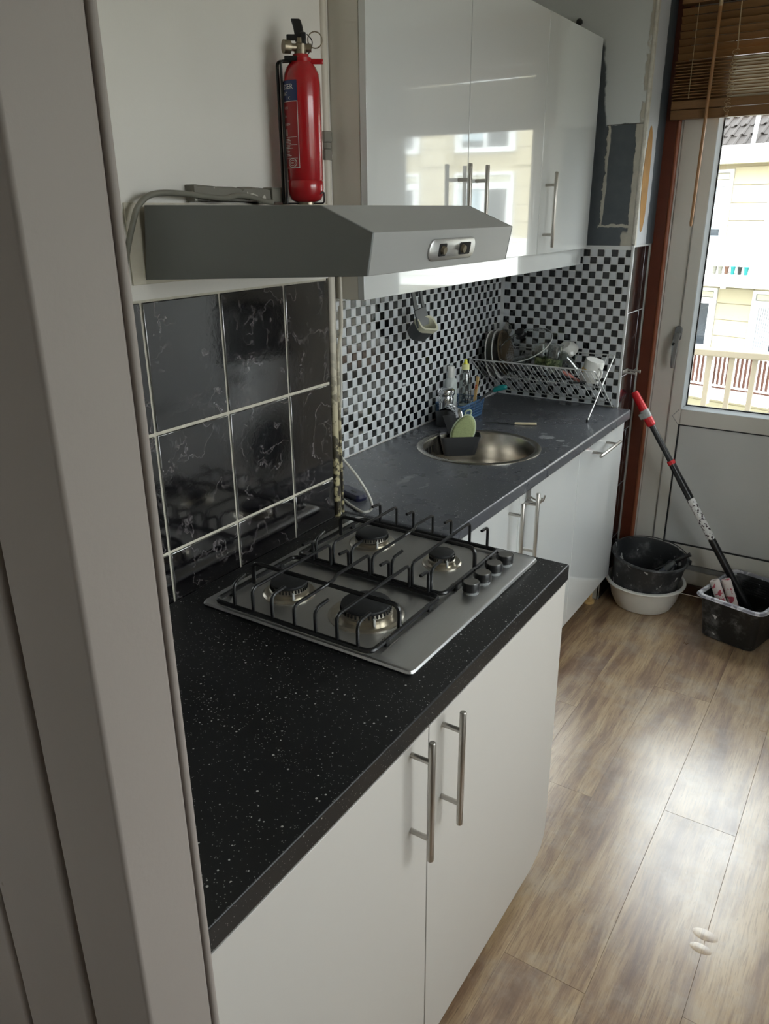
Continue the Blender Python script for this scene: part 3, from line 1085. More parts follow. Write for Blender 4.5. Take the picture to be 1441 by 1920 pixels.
# hob base unit
hc = thing('base_cabinet', 'matt white two-door base cabinet under the gas hob', 'cabinet', (0.32, -0.6, 0))
cb = MB()
cb.box(0.002, -1.18, 0.06, 0.619, -1.162, 0.858).box(0.002, -0.020, 0.06, 0.619, -0.002, 0.858).box(0.002, -1.162, 0.06, 0.619, -0.020, 0.078)
cb.box(0.002, -1.162, 0.078, 0.008, -0.020, 0.858)
build('carcass', cb, 'cabinet_carcass', hc, smooth=False)
build('plinth', MB().box(0.56, -1.18, 0.0, 0.578, -0.004, 0.06), 'cabinet_matte', hc, smooth=False)
XF0, XF1 = 0.622, 0.6405
d = build('door', MB().box(XF0, -1.178, 0.052, XF1, -0.6515, 0.852), 'cabinet_matte', hc, bevel=0.0012)
bar_handle(d, (0.68, -0.709, 0.874), (0.68, -0.709, 0.628), (1, 0, 0), stand=0.0395)
# right door: the lower outer corner is worn round
pl_ = [(-0.6485, 0.052), (-0.105, 0.052), (-0.075, 0.055), (-0.048, 0.063), (-0.026, 0.077), (-0.012, 0.097), (-0.005, 0.122), (-0.003, 0.155), (-0.003, 0.852), (-0.6485, 0.852)]
d = build('door', MB().prism(pl_, lambda a, b: (XF0, a, b), lambda a, b: (XF1, a, b)), 'cabinet_matte', hc, bevel=0.0012)
bar_handle(d, (0.68, -0.602, 0.868), (0.68, -0.602, 0.624), (1, 0, 0), stand=0.0395)

wt = build('worktop', MB().box(0.0005, -1.198, 0.86, 0.6445, 0.0, 0.90), 'black_speckled', None, bevel=0.003, seg=3)
tag(wt, 'near black speckled worktop holding the gas hob', 'worktop')

# far worktop with a round cut-out
SKC, SKR = (0.03, 0.765), 0.2


def rect_hole(x0, y0, x1, y1, c, r, z0, z1, n=72):
    angs = [2 * PI * k / n for k in range(n)]
    for xx, yy in ((x0, y0), (x1, y0), (x1, y1), (x0, y1)):
        angs.append(math.atan2(yy - c[1], xx - c[0]) % (2 * PI))
    angs = sorted(set(round(a, 6) for a in angs))
    inn, out = [], []
    for a in angs:
        dx, dy = math.cos(a), math.sin(a)
        ts = []
        if dx > 1e-9: ts.append((x1 - c[0]) / dx)
        if dx < -1e-9: ts.append((x0 - c[0]) / dx)
        if dy > 1e-9: ts.append((y1 - c[1]) / dy)
        if dy < -1e-9: ts.append((y0 - c[1]) / dy)
        t = min(ts)
        inn.append((c[0] + r * dx, c[1] + r * dy)); out.append((c[0] + t * dx, c[1] + t * dy))
    loops = []
    for pts, z in ((inn, z0), (inn, z1), (out, z1), (out, z0)):
        loops.append([Vector((p[0], p[1], z)) for p in pts])
    return MB().loft(loops, closed=True)


ft = build('worktop', rect_hole(-0.2895, 0.0055, 0.322, 1.5855, SKC, SKR, 0.86, 0.90), 'sheen_grey_speckled', None, bevel=0.007, seg=4, angle=60)
tag(ft, 'dark grey speckled worktop with the round sink let in', 'worktop')

# far base units
fc = thing('sink_cabinet', 'glossy white two-door base cabinet below the sink', 'cabinet', (0.0, 0.52, 0))
cb = MB().box(-0.285, 0.01, 0.14, 0.279, 0.028, 0.858).box(-0.285, 1.022, 0.14, 0.279, 1.04, 0.858).box(-0.285, 0.028, 0.14, 0.279, 1.022, 0.158).box(-0.285, 0.028, 0.158, -0.28, 1.022, 0.858)
build('carcass', cb, 'cabinet_carcass', fc, smooth=False)
XG0, XG1 = 0.282, 0.301
d = build('door', MB().box(XG0, 0.008, 0.142, XG1, 0.5075, 0.853), 'cabinet_gloss', fc, bevel=0.0012)
bar_handle(d, (0.345, 0.432, 0.855), (0.345, 0.432, 0.610), (1, 0, 0), stand=0.044)
d = build('door', MB().box(XG0, 0.5105, 0.142, XG1, 1.0465, 0.853), 'cabinet_gloss', fc, bevel=0.0012)
bar_handle(d, (0.345, 0.549, 0.853), (0.345, 0.549, 0.608), (1, 0, 0), stand=0.044)
for yy in (0.08, 0.97):
    for xx in (0.24, -0.22):
        build('foot', MB().lathe([(0.0, 0.0), (0.026, 0.0), (0.026, 0.012), (0.014, 0.016), (0.014, 0.139), (0.0, 0.139)], (xx, yy, 0), 14), 'black_plastic', fc)

ec = thing('end_cabinet', 'glossy white base unit with a horizontal bar handle beside the door', 'cabinet', (0.0, 1.31, 0))
cb = MB().box(-0.285, 1.050, 0.14, 0.279, 1.068, 0.858).box(-0.285, 1.562, 0.14, 0.279, 1.58, 0.858).box(-0.285, 1.068, 0.14, 0.279, 1.562, 0.158).box(-0.285, 1.068, 0.158, -0.28, 1.562, 0.858)
build('carcass', cb, 'cabinet_carcass', ec, smooth=False)
d = build('door', MB().box(XG0, 1.0495, 0.142, XG1, 1.583, 0.853), 'cabinet_gloss', ec, bevel=0.0012)
bar_handle(d, (0.345, 1.155, 0.812), (0.345, 1.402, 0.812), (1, 0, 0), stand=0.044)
for yy in (1.11, 1.545):
    for xx in (0.235, -0.22):
        build('foot', MB().lathe([(0.0, 0.0), (0.026, 0.0), (0.026, 0.012), (0.014, 0.016), (0.014, 0.139), (0.0, 0.139)], (xx, yy, 0), 14), 'wood_handle' if (xx > 0 and yy > 1.5) else 'black_plastic', ec)

# upper cabinet
uc = thing('wall_cabinet', 'glossy white three-door wall cabinet above the sink', 'cabinet', (-0.1, 0.78, 1.527))
cb = MB().box(-0.289, 0.006, 1.53, 0.069, 1.549, 2.25)
build('carcass', cb, 'cabinet_carcass', uc, bevel=0.001)
for a, b in ((0.005, 0.5085), (0.5115, 1.0425), (1.0455, 1.55)):
    d = build('door', MB().box(0.0705, a, 1.528, 0.089, b, 2.252), 'cabinet_gloss', uc, bevel=0.0012)
    hy = {0.005: 0.453, 0.5115: 0.560, 1.0455: 1.088}[a]
    bar_handle(d, (0.125, hy, 1.791), (0.125, hy, 1.550), (1, 0, 0), posts=(0.17, 0.83), stand=0.0365)
build('light_strip', MB().box(0.052, 0.012, 1.467, 0.070, 1.547, 1.527), 'cabinet_gloss', uc, bevel=0.001)
build('end_fillet', MB().box(-0.285, 0.012, 1.467, 0.0515, 0.030, 1.5295), 'cabinet_carcass', uc, smooth=False)

# ------------------------------------------------------------------ gas hob
hob = thing('gas_hob', 'stainless steel four-burner gas hob with black pan supports', 'hob', (0.318, -0.311, 0.90))
lps = []
for w, dd, z in ((0.512, 0.576, 0.9003), (0.516, 0.580, 0.904), (0.512, 0.576, 0.9085), (0.504, 0.568, 0.910)):
    lps.append(rrect(w, dd, 0.012, 4, (0.318, -0.311), z))
# pressed, slightly lower middle field
for w, dd, z in ((0.415, 0.556, 0.910), (0.405, 0.546, 0.9072)):
    lps.append(rrect(w, dd, 0.02, 4, (0.288, -0.318), z))
build('hob_plate', MB().loft(lps), 'hob_steel', hob, angle=25)
ZP = 0.9072
for bx, by, rc, rr, nm in ((0.192, -0.470, 0.039, 0.057, 'small'), (0.386, -0.463, 0.051, 0.078, 'large'), (0.192, -0.150, 0.039, 0.057, 'small'), (0.396, -0.165, 0.029, 0.046, 'smallest')):
    b = build('burner', MB().lathe([(rr, ZP - 0.001), (rr, ZP + 0.003), (rr * 0.93, ZP + 0.006), (rr * 0.80, ZP + 0.004), (rc * 1.08, ZP + 0.004), (rc * 1.08, ZP + 0.011), (rc * 1.0, ZP + 0.013), (rc * 0.98, ZP + 0.022), (rc * 0.9, ZP + 0.0235), (0.0, ZP + 0.0235)], (bx, by, 0), 48), 'burner_alu', hob)
    build('burner_cap', MB().lathe([(0.0, ZP + 0.0238), (rc, ZP + 0.0238), (rc * 1.01, ZP + 0.026), (rc * 0.99, ZP + 0.029), (rc * 0.9, ZP + 0.0305), (0.0, ZP + 0.031)], (bx, by, 0), 48), 'burner_cap_black', b)
    teeth = MB()
    for k in range(36):
        a = 2 * PI * k / 36
        Rz = Matrix.Rotation(a, 3, 'Z')
        teeth.obox((bx + rc * 1.0 * math.cos(a), by + rc * 1.0 * math.sin(a), ZP + 0.0185), (0.003, rc * 0.07, 0.007), Rz)
    build('flame_slots', teeth, 'dark_void', b, smooth=False)
    a = -0.7
    build('spark_plug', MB().tube([(bx + rc * 1.16 * math.cos(a), by + rc * 1.16 * math.sin(a), ZP + 0.002), (bx + rc * 1.16 * math.cos(a), by + rc * 1.16 * math.sin(a), ZP + 0.02)], 0.0028, 8), 'china_white', b)

ZT, ZB = 0.9655, 0.9165


def pan_support(y0, y1, yb, name_label):
    """Black wire grate: base frame y0..y1, raised cross bar at yb."""
    g = MB()
    xa, xb = 0.094, 0.484
    fr = [Vector((p.x, p.y, ZB)) for p in rrect(xb - xa, y1 - y0, 0.016, 4, ((xa + xb) / 2, (y0 + y1) / 2), 0)]
    g.tube(fr, 0.0052, 8, closed=True)
    o = build('pan_support', g, 'grate_enamel', hob)
    build('cross_bar', MB().tube(bend_path([(xa + 0.014, yb, ZB), (xa + 0.014, yb, ZT), (xb - 0.004, yb, ZT), (xb - 0.004, yb, ZB)], 0.018, 5), 0.0048, 8), 'grate_enamel', o)
    rf_ = 0.0036
    for xx in (0.200, 0.306, 0.408):
        if xx == 0.306:
            pts = [(xx, y0, ZB), (xx, y0, ZT - 0.002), (xx, yb - 0.018, ZT - 0.002), (xx + 0.006, yb - 0.004, ZT + 0.003), (xx + 0.006, yb + 0.016, ZT + 0.003), (xx, yb + 0.034, ZT + 0.006), (xx, y1, ZT + 0.006), (xx, y1, ZB)]
        else:
            pts = [(xx, y0, ZB), (xx, y0, ZT + 0.006), (xx, y1, ZT + 0.006), (xx, y1, ZB)]
        build('finger_bar', MB().tube(bend_path(pts, 0.014, 5), rf_, 8), 'grate_enamel', o)
    for xx, ln in ((0.150, 0.045), (0.250, 0.042), (0.357, 0.042), (0.455, 0.042)):
        if xx > 0.2:
            build('finger', MB().tube(bend_path([(xx, y0, ZB), (xx, y0, ZT + 0.004), (xx, y0 + ln, ZT + 0.006)], 0.016, 5), rf_, 8), 'grate_enamel', o)
        else:
            build('finger', MB().tube(bend_path([(xx, y0, ZB), (xx, y0, ZT + 0.002), (xx - 0.01, y0 + ln, ZT + 0.004)], 0.016, 5), rf_, 8), 'grate_enamel', o)
        build('finger', MB().tube(bend_path([(xx, y1, ZB), (xx, y1, ZT + 0.004), (xx, y1 - ln * 0.8, ZT + 0.006)], 0.012, 5), rf_, 8), 'grate_enamel', o)
    for xx, yy in ((xa, y0 + 0.05), (xa, y1 - 0.05), (xb, y0 + 0.05), (xb, y1 - 0.05)):
        build('rubber_foot', MB().box(xx - 0.006, yy - 0.006, ZP - 0.001, xx + 0.006, yy + 0.006, ZB + 0.003), 'black_rubber', o, bevel=0.001)
    return o


pan_support(-0.592, -0.331, -0.487, '')
pan_support(-0.319, -0.048, -0.165, '')
for yy, xx in ((-0.268, 0.524), (-0.212, 0.524), (-0.155, 0.524), (-0.100, 0.526)):
    k = build('knob', MB().lathe([(0.0, 0.9103), (0.0165, 0.9103), (0.0165, 0.9115), (0.0135, 0.9125), (0.0135, 0.9165), (0.0, 0.9165)], (xx, yy, 0), 28), 'clip_grey', hob)
    build('knob_grip', MB().lathe([(0.0, 0.9166), (0.0175, 0.9166), (0.0187, 0.9175), (0.0187, 0.9345), (0.0178, 0.936), (0.0, 0.936)], (xx, yy, 0), 32), 'black_plastic', k)
    build('knob_top', MB().lathe([(0.0, 0.9361), (0.0166, 0.9361), (0.0162, 0.9367), (0.0, 0.9369)], (xx, yy, 0), 32), 'knob_steel', k)
    build('pointer', MB().box(xx - 0.022, yy - 0.0012, 0.920, xx - 0.018, yy + 0.0012, 0.937), 'black_plastic', k)

# ------------------------------------------------------------------ range hood
hood = thing('range_hood', 'grey metal range hood with a silver switch plate above the hob', 'range hood', (0.25, -0.35, 1.555))
prof = [(0.0045, 1.556), (0.021, 1.684), (0.409, 1.680), (0.506, 1.641), (0.494, 1.579)]
for ya, yb in ((-0.602, -0.598), (-0.107, -0.103)):
    build('side_panel', MB().prism(prof, lambda a, b: (a, ya, b), lambda a, b: (a, yb, b)), 'hood_side', hood, bevel=0.001)
ptop = [(0.021, 1.684), (0.409, 1.680), (0.506, 1.641), (0.494, 1.579), (0.490, 1.579), (0.5, 1.639), (0.408, 1.677), (0.021, 1.681)]
build('hood_shell', MB().prism(ptop, lambda a, b: (a, -0.5978, b), lambda a, b: (a, -0.1072, b)), 'hood_front', hood, bevel=0.0008, angle=20)
build('grease_filter', MB().prism([(0.0135, 1.560), (0.488, 1.583), (0.488, 1.586), (0.0135, 1.563)], lambda a, b: (a, -0.5978, b), lambda a, b: (a, -0.1072, b)), 'hood_side', hood)
fd = Vector((0.506 - 0.494, 0, 1.641 - 1.579)).normalized()       # up the front face
fn = Vector((fd.z, 0, -fd.x))                                     # out of the front face
fc0 = Vector((0.5, -0.345, 1.609))


def on_front(u, v, d):
    return fc0 + Vector((0, u, 0)) + fd * v + fn * d


pl0 = rrect(0.166, 0.036, 0.017, 6)
sp = build('switch_plate', MB().loft([[on_front(p.x, p.y, 0.0005) for p in pl0], [on_front(p.x, p.y, 0.003) for p in pl0], [on_front(p.x * 0.985, p.y * 0.93, 0.004) for p in pl0]]), 'hob_steel', hood)
for u, w in ((-0.040, 0.026), (0.042, 0.042)):
    rr2 = rrect(w, 0.021, 0.003, 3)
    s1 = build('switch_slot', MB().loft([[on_front(u + p.x, p.y, 0.0038) for p in rr2], [on_front(u + p.x, p.y, 0.0045) for p in rr2]]), 'dark_void', sp)
    sl_u = u if w < 0.03 else u - 0.010
    build('slide_switch', MB().loft([[on_front(sl_u + p.x, p.y, 0.0044) for p in ring((0, 0, 0), 0.0075, 16)], [on_front(sl_u + p.x * 0.85, p.y * 0.85, 0.010) for p in ring((0, 0, 0), 0.0075, 16)]]), 'brass_dull', sp)

# scuffed backing board behind the hood
bb = build('backing_board', MB().box(0.0006, -0.632, 1.548, 0.0042, -0.03, 1.688), 'plaster_cream', None, bevel=0.001)
tag(bb, 'scuffed cream board fixed to the wall behind the range hood', 'board')

# paint-crusted batten above the hood
bt = thing('wall_batten', 'short batten with flaking paint on the wall above the hood', 'batten', (0.012, -0.36, 1.69))
mb = MB()
mb.loft([[Vector((0.0006, y, 1.69)), Vector((0.024, y, 1.692)), Vector((0.022, y, 1.716 + h)), Vector((0.0006, y, 1.72 + h))] for y, h in ((-0.474, 0.0), (-0.45, 0.001), (-0.40, -0.001), (-0.352, -0.001), (-0.346, -0.006), (-0.338, -0.001), (-0.30, 0.0), (-0.262, -0.002))])
build('batten_strip', mb, 'flaky_batten', bt, smooth=False)
build('junction_box', MB().box(0.0006, -0.2605, 1.69, 0.028, -0.222, 1.7195), 'cable_grey', bt, bevel=0.002)
build('batten_cap', MB().box(0.0006, -0.482, 1.69, 0.026, -0.4745, 1.7205), 'flaky_batten', bt, bevel=0.001)

cab = build('hood_cable', MB().tube(smooth_path([(0.034, -0.27, 1.690), (0.034, -0.295, 1.692), (0.034, -0.332, 1.699), (0.032, -0.37, 1.702), (0.032, -0.409, 1.6965), (0.031, -0.452, 1.699), (0.030, -0.519, 1.704), (0.030, -0.571, 1.704), (0.030, -0.602, 1.697), (0.029, -0.625, 1.679), (0.028, -0.638, 1.653), (0.024, -0.650, 1.618), (0.018, -0.662, 1.565), (0.012, -0.672, 1.50), (0.006, -0.68, 1.42)], 5), 0.0052, 10), 'cable_grey', None)
tag(cab, 'grey power cable looping over the left end of the range hood', 'cable')

# ------------------------------------------------------------------ gas pipe in the corner
pp = thing('wall_pipe', 'thin mouldy cream pipe running down the wall edge beside the black tiles', 'pipe', (0.0, -0.017, 0.901))
build('pipe_run', MB().tube([(-0.001, -0.030, 0.9005), (-0.001, -0.030, 2.595)], 0.0098, 14), 'mouldy_pipe_paint', pp)
build('pipe_run', MB().tube(smooth_path([(0.004, 0.0045, 1.535), (0.004, 0.0045, 1.40), (-0.006, -0.001, 1.30), (-0.004, 0.0, 0.9)], 6), 0.0042, 10), 'mouldy_pipe_paint', pp)
for zz in (1.793, 1.831):
    build('pipe_coupling', MB().lathe([(0.0105, zz - 0.011), (0.0155, zz - 0.011), (0.0165, zz - 0.008), (0.0165, zz + 0.008), (0.0155, zz + 0.011), (0.0105, zz + 0.011)], (-0.001, -0.030, 0), 6), 'flaky_batten', pp)
build('pipe_coupling', MB().lathe([(0.0105, 1.804), (0.013, 1.806), (0.013, 1.818), (0.0105, 1.82)], (-0.001, -0.030, 0), 12), 'flaky_batten', pp)

# ------------------------------------------------------------------ fire extinguisher
EX = Vector((0.068, -0.1985, 0))
fe = thing('fire_extinguisher', 'small red fire extinguisher standing on the range hood', 'fire extinguisher', (EX.x, EX.y, 1.6845))
er = 0.0375
build('cylinder', MB().lathe([(0.0, 1.690), (0.022, 1.690), (0.031, 1.694), (0.0365, 1.705), (er, 1.718), (er, 1.730), (er - 0.0012, 1.732), (er, 1.734), (er, 1.913), (0.0355, 1.930), (0.030, 1.943), (0.023, 1.951), (0.017, 1.956), (0.016, 1.966), (0.0, 1.966)], EX, 40), 'fire_red', fe)
build('base_ring', MB().lathe([(0.0, 1.685), (0.020, 1.685), (0.020, 1.690), (0.0, 1.690)], EX, 24), 'brass_dull', fe)
vx = Vector((CAM.x - EX.x, CAM.y - EX.y, 0)).normalized()
vr = Vector((-vx.y, vx.x, 0))


def on_cyl(phi, z, d=0.0):
    return Vector((EX.x, EX.y, z)) + (vx * math.cos(phi) + vr * math.sin(phi)) * (er + d)


def patch(p0, p1, z0, z1, d, n=18):
    vs = [on_cyl(p0 + (p1 - p0) * k / n, z, d) for z in (z0, z1) for k in range(n + 1)]
    fs = [(k, k + 1, n + 2 + k, n + 1 + k) for k in range(n)]
    return vs, fs


PR = -0.27
m_ = MB(); m_._add(*patch(-2.1, PR, 1.880, 1.917, 0.0006))
lb = build('label_header', m_, 'label_blue', fe)
m_ = MB(); m_._add(*patch(-2.1, PR + 0.005, 1.755, 1.8795, 0.0005))
lb2 = build('label_panel', m_, 'label_red', fe)


def letter(parent, body, size, phi_right, z, mb=None):
    vs, fs = text_mesh(body, size, 'RIGHT')
    own = mb is None
    mb = mb or MB()
    mb._add([on_cyl(phi_right + v.x / er, z + v.y, 0.0010) for v in vs], fs)
    if own:
        build('lettering', mb, 'print_white', parent, smooth=False)


letter(lb, 'BLUSSER', 0.0135, PR - 0.22, 1.901)
letter(lb, 'ABC', 0.0085, PR - 0.62, 1.8905)
letter(lb, 'C', 0.0075, PR - 0.42, 1.8825)
letter(lb2, 'KEN', 0.0065, PR - 0.62, 1.8655)
letter(lb2, 'EN', 0.0065, PR - 0.75, 1.850)
letter(lb2, 'DRUKKEN', 0.0065, PR - 0.50, 1.8355)
ln = MB()
for a0, a1, z, th in ((-2.1, PR, 1.8785, 0.0011), (-2.1, PR, 1.7555, 0.0011), (-2.1, PR - 0.1, 1.8135, 0.0005), (-2.1, PR - 0.1, 1.799, 0.0005), (-2.1, PR - 0.1, 1.774, 0.0005)):
    ln._add(*patch(a0, a1, z, z + th, 0.0011))
ln._add(*patch(PR - 0.028, PR, 1.7555, 1.8795, 0.0011, 2))
for k in range(4):
    ln._add(*patch(-1.5, PR - 0.35 - 0.25 * random.random(), 1.8095 - k * 0.0027, 1.8105 - k * 0.0027, 0.0011))
for k in range(7):
    ln._add(*patch(-1.5, PR - 0.35 - 0.35 * random.random(), 1.7955 - k * 0.0028, 1.7965 - k * 0.0028, 0.0011))
for a0 in (-1.45, -1.28, -1.12):
    ln._add(*patch(a0, a0 + 0.1, 1.816, 1.829, 0.0011, 3))
# certification emblem: two ellipses and a middle band
for kx, kz in ((0.30, 0.0085), (0.20, 0.0055)):
    n = 28
    vs, fs = [], []
    for k in range(n):
        a = 2 * PI * k / n
        for q in (1.0, 0.88):
            vs.append(on_cyl(PR - 0.45 + kx * q * math.cos(a), 1.7655 + kz * q * math.sin(a), 0.0011))
    for k in range(n):
        j = (k + 1) % n
        fs.append((2 * k, 2 * j, 2 * j + 1, 2 * k + 1))
    ln._add(vs, fs)
ln._add(*patch(PR - 0.53, PR - 0.37, 1.7645, 1.7665, 0.0011, 3))
build('print_lines', ln, 'print_white', lb2, smooth=False)

V0 = Vector((EX.x, EX.y, 0))
vt = build('valve', MB().lathe([(0.0, 1.966), (0.0125, 1.966), (0.0125, 1.984), (0.0085, 1.986), (0.0085, 1.995), (0.0, 1.995)], V0, 18), 'brass_dull', fe)
gd = (-vr * 0.9 + vx * 0.35).normalized()
gc = V0 + Vector((0, 0, 1.978))
build('gauge', MB().tube([gc + gd * 0.010, gc + gd * 0.022, gc + gd * 0.0221, gc + gd * 0.036], [0.007, 0.007, 0.0125, 0.0125], 18), 'brass_dull', vt)
build('safety_nut', MB().tube([gc + vr * 0.010, gc + vr * 0.022], 0.008, 6), 'brass_dull', vt)
L0 = V0 + Vector((0, 0, 1.992))
lv = MB()
for s0, s1 in ((0.0, 0.0),):
    path = [(0.0, -0.004), (-0.001, 0.010), (-0.003, 0.022), (-0.006, 0.032), (-0.008, 0.036)]
    lv.loft([[L0 + vr * (u + a) + vx * b + Vector((0, 0, w)) for a, b in ((-0.0095, -0.009), (0.0095, -0.009), (0.0095, 0.006), (-0.0095, 0.006))] for u, w in path])
build('squeeze_lever', lv, 'black_plastic', fe, bevel=0.0025)
build('carry_handle', MB().obox(L0 - vr * 0.014 + Vector((0, 0, 0.004)), (0.026, 0.012, 0.010), Matrix((vr, vx, (0, 0, 1))).transposed()).obox(L0 + vr * 0.006 + Vector((0, 0, 0.002)), (0.012, 0.016, 0.022), Matrix((vr, vx, (0, 0, 1))).transposed()), 'black_plastic', fe, bevel=0.002)
rc_ = L0 + vr * 0.030 + Vector((0, 0, 0.000))
RR = Matrix((vr, Vector((0, 0, 1)), vx)).transposed()
build('pull_ring', MB().tube(ring(rc_, 0.0145, 24, RR), 0.0012, 6, closed=True), 'brass_dull', fe)
build('seal_wire', MB().tube(smooth_path([L0 + vr * 0.014 + Vector((0, 0, 0.010)), L0 + vr * 0.024 + Vector((0, 0, -0.002)), L0 + vr * 0.019 + Vector((0, 0, -0.020)), L0 + vr * 0.004 + Vector((0, 0, -0.032)), L0 - vr * 0.002 + vx * 0.012 + Vector((0, 0, -0.018))], 6), 0.0011, 6), 'black_rubber', fe)
# bracket strap, wall wires and stirrup
sb = MB()
n = 26
vs, fs = [], []
for k in range(n + 1):
    a = -2.6 + 4.1 * k / n
    for rr_, z in ((0.018, 1.950), (0.018, 1.960), (0.0215, 1.960), (0.0215, 1.950)):
        vs.append(V0 + (vx * math.cos(a) + vr * math.sin(a)) * rr_ + Vector((0, 0, z)))
for k in range(n):
    for q in range(4):
        fs.append((4 * k + q, 4 * k + (q + 1) % 4, 4 * k + 4 + (q + 1) % 4, 4 * k + 4 + q))
fs += [(0, 1, 2, 3), (4 * n, 4 * n + 1, 4 * n + 2, 4 * n + 3)]
sb._add(vs, fs)
build('neck_strap', sb, 'fire_red', fe, bevel=0.0008)
build('strap_tab', MB().obox(V0 + vr * 0.032 + vx * 0.004 + Vector((0, 0, 1.9535)), (0.026, 0.005, 0.010), Matrix((vr, vx, (0, 0, 1))).transposed()), 'fire_red', fe, bevel=0.002)
br = build('bracket', MB().tube(bend_path([V0 - vr * 0.012 + vx * 0.004 + Vector((0, 0, 1.955)), V0 - vr * 0.0475 + vx * 0.006 + Vector((0, 0, 1.952)), V0 - vr * 0.0475 + vx * 0.004 + Vector((0, 0, 1.688))], 0.008, 5), 0.0033, 8)
           .tube(bend_path([V0 - vr * 0.020 + vx * 0.01 + Vector((0, 0, 1.955)), V0 - vr * 0.040 + vx * 0.014 + Vector((0, 0, 1.952)), V0 - vr * 0.0405 + vx * 0.014 + Vector((0, 0, 1.688))], 0.006, 5), 0.0028, 8), 'black_plastic', fe)
build('stirrup', MB().tube(bend_path([V0 - vr * 0.050 + vx * 0.01 + Vector((0, 0, 1.688)), V0 + vr * 0.038 + vx * 0.012 + Vector((0, 0, 1.6875)), V0 + vr * 0.038 + vx * 0.012 + Vector((0, 0, 1.711)), V0 + vr * 0.030 + vx * 0.022 + Vector((0, 0, 1.706))], 0.006, 4), 0.0017, 6), 'black_plastic', fe)
build('hose_tail', MB().tube([V0 - vr * 0.008 + vx * 0.02 + Vector((0, 0, 1.957)), V0 - vr * 0.032 + vx * 0.016 + Vector((0, 0, 1.957))], 0.0045, 8), 'black_rubber', fe)


# ================================================================== SINK AREA
sk = thing('round_sink', 'round stainless steel sink let into the grey worktop', 'sink', (SKC[0], SKC[1], 0.73))
build('bowl', MB().lathe([(0.216, 0.9003), (0.216, 0.9018), (0.2135, 0.9032), (0.200, 0.9032), (0.194, 0.9015), (0.1905, 0.896), (0.187, 0.80), (0.183, 0.772), (0.170, 0.754), (0.145, 0.747), (0.04, 0.744), (0.0, 0.744),
                          (0.0, 0.741), (0.146, 0.7435), (0.173, 0.751), (0.187, 0.771), (0.1905, 0.80), (0.1945, 0.899)], (SKC[0], SKC[1], 0), 72), 'sink_steel', sk)
dr = build('drain', MB().lathe([(0.040, 0.7442), (0.043, 0.7465), (0.038, 0.7475), (0.030, 0.7455), (0.0, 0.7450)], (SKC[0], SKC[1], 0), 28), 'chrome', sk)
ov = MB()
for k in range(4):
    a = math.radians(176 + 7 * k)
    p = Vector((SKC[0] + 0.1868 * math.cos(a), SKC[1] + 0.1868 * math.sin(a), 0.862))
    ov.obox(p, (0.003, 0.006, 0.026), Matrix.Rotation(a, 3, 'Z'))
build('overflow_slots', ov, 'dark_void', sk, smooth=False)

# tap
FX = Vector((-0.205, 0.955, 0))
tp = thing('kitchen_tap', 'small chrome tap with a round lever head behind the sink', 'tap', (FX.x, FX.y, 0.9005))
build('tap_body', MB().lathe([(0.0, 0.9005), (0.031, 0.9005), (0.031, 0.905), (0.027, 0.909), (0.026, 0.95), (0.0265, 0.992), (0.0285, 0.996), (0.0285, 1.012), (0.024, 1.016), (0.0, 1.016)], FX, 28), 'chrome', tp)
build('tap_lever', MB().lathe([(0.0, 1.0165), (0.026, 1.0165), (0.031, 1.021), (0.034, 1.033), (0.032, 1.041), (0.022, 1.047), (0.0, 1.048)], FX, 14), 'chrome', tp)
sd = Vector((0.72, -0.62, 0)).normalized()
build('spout', MB().tube(bend_path([FX + Vector((0, 0, 0.976)), FX + sd * 0.075 + Vector((0, 0, 0.986)), FX + sd * 0.135 + Vector((0, 0, 0.983)), FX + sd * 0.142 + Vector((0, 0, 0.966))], 0.012, 4), 0.0138, 14), 'chrome', tp)

# saddle sponge caddy
cc = Vector((-0.092, 0.858, 0))
ca = math.radians(38)
cu, cv = Vector((math.cos(ca), math.sin(ca), 0)), Vector((-math.sin(ca), math.cos(ca), 0))
cd_ = thing('sponge_caddy', 'dark grey saddle caddy strapped to the tap, its pocket hanging in the sink', 'caddy', (cc.x, cc.y, 0.825))


def caddy_loop(w, d, z, dip):
    out = []
    for p in rrect(w, d, 0.018, 5):
        wave = dip * math.cos(p.x / w * 2 * PI * 1.0) if p.y < 0 else 0
        out.append(cc + cu * p.x + cv * p.y + Vector((0, 0, z + wave)))
    return out


lo_ = [caddy_loop(0.118, 0.034, 0.828, 0.0), caddy_loop(0.146, 0.050, 0.896, 0.006), caddy_loop(0.152, 0.054, 0.908, 0.009), caddy_loop(0.146, 0.049, 0.908, 0.009), caddy_loop(0.112, 0.029, 0.833, 0.0)]
build('pocket', MB().loft(lo_), 'caddy_plastic', cd_)
# strap: wide band from the pocket rim up and around the tap
sp_ = MB()
base = cc + cv * 0.026
band = []
tapdir = (FX - cc).normalized()
path = [base + Vector((0, 0, 0.905)), base + (FX - base) * 0.25 + Vector((0, 0, 0.925)), base + (FX - base) * 0.6 + Vector((0, 0, 0.955))]
side_ = Vector((-tapdir.y, tapdir.x, 0))
loops = []
for i, p in enumerate(path):
    w = (0.040, 0.036, 0.034)[i]
    loops.append([p + side_ * w, p - side_ * w, p - side_ * w + Vector((0, 0, -0.003)), p + side_ * w + Vector((0, 0, -0.003))])
sp_.loft(loops)
build('strap', sp_, 'caddy_plastic', cd_)
n = 30
hoop = MB()
vs, fs = [], []
for k in range(n):
    a = 2 * PI * k / n
    q = Vector((math.cos(a), math.sin(a), 0))
    zt = 0.962 + 0.010 * q.dot(-tapdir)
    for rr_, z in ((0.036, 0.905), (0.039, 0.905), (0.039, zt), (0.036, zt)):
        vs.append(FX + q * rr_ + Vector((0, 0, z)))
